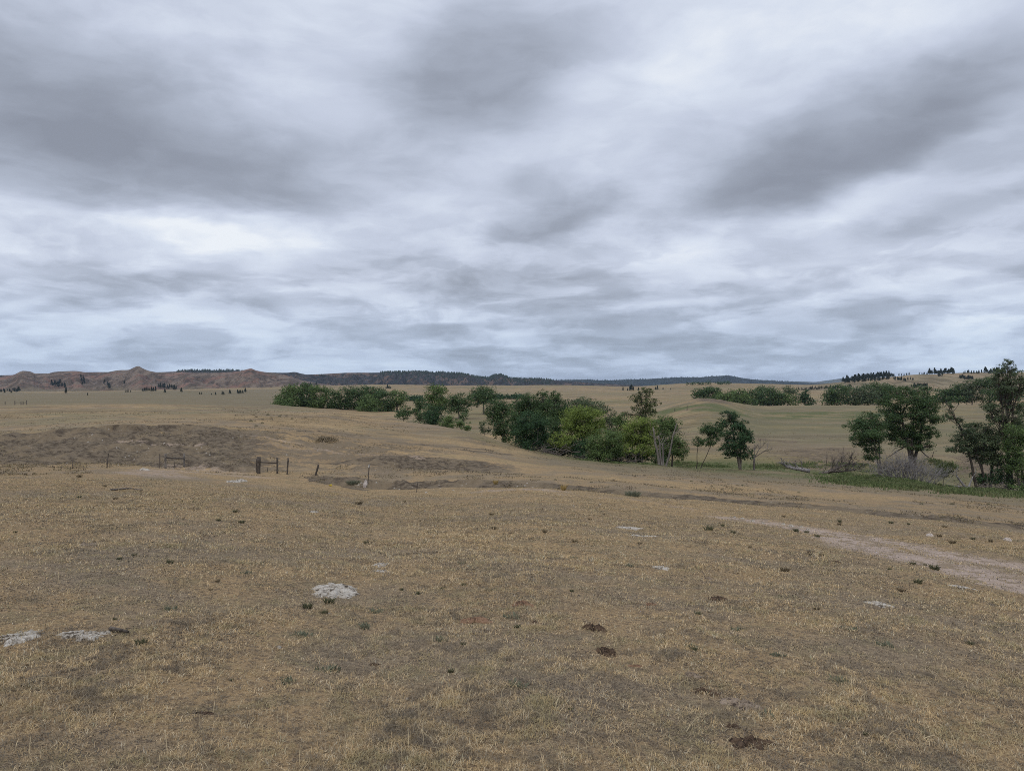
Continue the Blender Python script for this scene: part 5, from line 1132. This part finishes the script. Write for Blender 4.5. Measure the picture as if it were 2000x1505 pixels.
# dark stick beside the long rock
def stick(name, pts, rad, mat, label, cat, group=None, lift=.0):
    p = np.array([ground_at(u, v) for u, v in pts]); o0 = p[0].copy(); n = max(6, len(p) * 3)
    t = np.linspace(0, len(p) - 1, n); q = np.stack([np.interp(t, np.arange(len(p)), p[:, k]) for k in range(3)], -1)
    q[:, 2] = gz_many(q[:, 0], q[:, 1]) + rad + lift * np.sin(math.pi * t / t[-1])
    tb = Tubes(); tb.tube(q, np.linspace(rad, rad * .5, n), 6); o = tb.build(name, M[mat], origin=o0); o.location = tuple(o0); return tag(o, label, cat, group)
stick('dark_stick', [(216,1232),(230,1234),(250,1238)], .022, 'post_dark', 'short charred stick at the right end of the long crusty rock', 'stick')
for (pts, lab) in [([(45,1340),(75,1332),(110,1330),(150,1332)], 'long curved straw stalk in the lower left grass'),
                   ([(1883,1428),(1930,1440),(1965,1449),(2010,1460)], 'long straight yellow straw stalk at the lower right corner'),
                   ([(1340,1430),(1360,1412),(1378,1400)], 'pale straw stalk left of the largest clod'),
                   ([(1382,1160),(1388,1172),(1394,1184)], 'short straw stalk beside the hollow edged clod'),
                   ([(1800,1445),(1825,1446),(1845,1456)], 'bent straw stalk near the right bottom'),
                   ([(505,1218),(515,1208),(520,1202)], 'pale straw stalk above the left centre grass'),
                   ([(425,1325),(440,1315),(447,1310)], 'short straw stalk beside a weed tuft on the left'),
                   ([(1195,1268),(1210,1271),(1220,1272)], 'thin straw stalk at the broken dark clod'),
                   ([(530,1270),(545,1262),(555,1256)], 'thick pale straw piece in the left grass'),
                   ([(1010,1235),(1020,1243),(1025,1248)], 'bent straw stalk in the centre grass'),
                   ([(880,1500),(890,1490),(893,1480)], 'straw stalk at the bottom edge left of centre')]:
    stick('straw_stalk', pts, .0035, 'straw', lab, 'straw stalk', 'pale straw stalks', .03)
stick('dead_twigs', [(216,958),(240,956),(258,955),(278,958)], .03, 'dead_brown', 'dead brown twig lying far out in the left grass', 'twig')

# ------------------------------------------------------------------ fence remains
def post(name, u, v, hp, wp, mat, label, cat='fence post', lean=(0, 0), tip=None, group=None, parent=None, steel=False):
    p = ground_at(u, v); px = p[1] / FPX; h = hp * px; rr = wp * px * .5
    root = parent
    if parent is None: root = empty(name, tuple(p)); tag(root, label, cat, group); o0 = p
    else: o0 = np.array(parent.location)
    tb = Tubes(); top = p + [lean[0] * px, lean[1], h]
    r = np.random.default_rng(int(u))
    if steel:
        tb.tube([p - [0, 0, .3], top], rr, 4); tb.tube([p + (top - p) * .02 + [rr, 0, 0], top + [rr, 0, 0]], rr * .5, 4)
    else:
        q = bend(p - [0, 0, .35], top, 6, .006, r); tb.tube(q, rr * (1 + r.normal(0, .06, 6)), 9)
    tb.build('post_shaft' if parent is None else 'post', M[mat], root, smooth=not steel, origin=o0)
    if tip is not None:
        t2 = Tubes(); k = (top - p) / np.linalg.norm(top - p); t2.tube([top - k * h * .14, top + k * .004], rr * 1.1, 4); t2.build('painted_tip', M[tip], root, smooth=False, origin=o0)
    return root, p, top
# brace of two grey posts with a rail, far left
def brace(name, label, A, B, rail_v, mat, extra_rail=None):
    p = ground_at(A[0], A[1]); root = empty(name, tuple(p)); tag(root, label, 'fence brace')
    _, a0, a1 = post('post', *A[:4], mat, None, parent=root); _, b0, b1 = post('post', *B[:4], mat, None, parent=root)
    px = p[1] / FPX
    za = (A[1] - rail_v[0]) * px; zb = (B[1] - rail_v[1]) * b0[1] / FPX
    tb = Tubes(); tb.tube(bend(a0 + [0, 0, za], b0 + [0, 0, zb], 5, .004), .045, 7); tb.build('rail', M['post_dark'], root, origin=np.array(root.location))
    return root
brace('fence_brace', 'grey wooden brace of two posts joined by a rail, left of the thick post', (323,914,28,4.2), (359.5,911,26,3.6), (893, 895), 'post')
brace('fence_brace', 'dark thick post joined by a rail to a grey post at the gully', (505.5,925,33,6.6), (541.5,924,31,3.6), (902, 904), 'post_dark')
post('fence_post', 500.5, 923, 28, 2.6, 'post_dark', 'thin dark post touching the left side of the thick brace post', lean=(1, 0))
post('fence_post', 560, 926, 32, 3.2, 'post_dark', 'dark weathered post slightly leaning, right of the thick brace', lean=(3, 0))
post('fence_post', 614, 928, 21, 3.8, 'post_dark', 'short dark post leaning far to the right', lean=(8, 0))
post('steel_post', 718, 944, 37, 1.6, 'steel', 'thin steel post with a white tip above the pale boulder', lean=(3, 0), tip='white_paint', steel=True)
post('steel_post', 813, 961, 18, 1.6, 'steel', 'short steel post at the edge of the stony gully', lean=(2, 0), steel=True)
post('steel_post', 208, 914, 29, 1.6, 'steel', 'slanted thin steel post in front of the eroded slope', lean=(3.5, 0), steel=True)
post('steel_post', 141.5, 915, 17, 1.5, 'steel', 'short thin steel post farthest left on the grass edge', lean=(1, 0), steel=True)
post('steel_post', 312, 914, 28, 1.4, 'steel', 'thin steel post just left of the grey wooden brace', steel=True)
post('broken_stake', 523, 921, 9, 1.1, 'post_dark', 'tiny broken stake between the two posts of the dark brace', lean=(-1, 0))
post('broken_stake', 340, 911, 11, 1.1, 'post_dark', 'thin broken stake between the two grey brace posts', lean=(1.5, 0))
# far away frame on the plateau
def far_frame():
    p = ground_at(29, 790.5); root = empty('corral_fence', tuple(p)); tag(root, 'distant dark fence frame of posts and rails on the far left plateau', 'fence')
    px = p[1] / FPX; o = np.array(root.location); pts = []
    for u, h in ((29, 8), (41, 6), (45, 7), (52, 9)):
        x = (u - CU) / FPX * p[1]; b = np.array([x, p[1], gz(x, p[1])]); pts.append((b, h * px))
        tb = Tubes(); tb.tube([b - [0, 0, .3], b + [0, 0, h * px]], .75 * px, 6); tb.build('post', M['post_dark'], root, origin=o)
    for i, j in ((0, 1), (2, 3)):
        tb = Tubes(); tb.tube([pts[i][0] + [0, 0, 4.6 * px], pts[j][0] + [0, 0, 4.6 * px]], .4 * px, 5); tb.build('rail', M['post_dark'], root, origin=o)
far_frame()
# little stub fence in the middle distance
for (u, v, h, lab) in [(1342,801,10,'dark post stub on the flat field left of the small bare mound'),(1318,803,6,'smaller post stub further left on the flat field'),(10,790,6,'thin far post left of the distant fence frame')]:
    post('fence_post', u, v, h, 1.3, 'post_dark', lab)
yf = tuft_mesh('yellow_flower', 77, 30, .2, .25, 'yellow', .02); put(yf, 645, 949, 4, 'tiny yellow flower cluster on the gully edge', 'flower', base=.2)

# ------------------------------------------------------------------ air
def haze_box():
    m = bpy.data.materials.new('air'); m.use_nodes = True; t = NT(m.node_tree); t.n.clear()
    pv = t.new('ShaderNodeVolumePrincipled'); pv.inputs['Color'].default_value = (.60, .74, .98, 1); pv.inputs['Density'].default_value = 3.2e-5; pv.inputs['Anisotropy'].default_value = 0.0
    out = t.new('ShaderNodeOutputMaterial'); t.l.new(pv.outputs[0], out.inputs['Volume'])
    L, B, T = 12600, -75, 130
    V = np.array([(x, y, z) for z in (B, T) for y in (-L, L) for x in (-L, L)], float)
    F = np.array([(0, 2, 3, 1), (4, 5, 7, 6), (0, 1, 5, 4), (2, 6, 7, 3), (0, 4, 6, 2), (1, 3, 7, 5)])
    tag(mesh_np('haze', V, F, 4, m), kind='stuff')
haze_box()
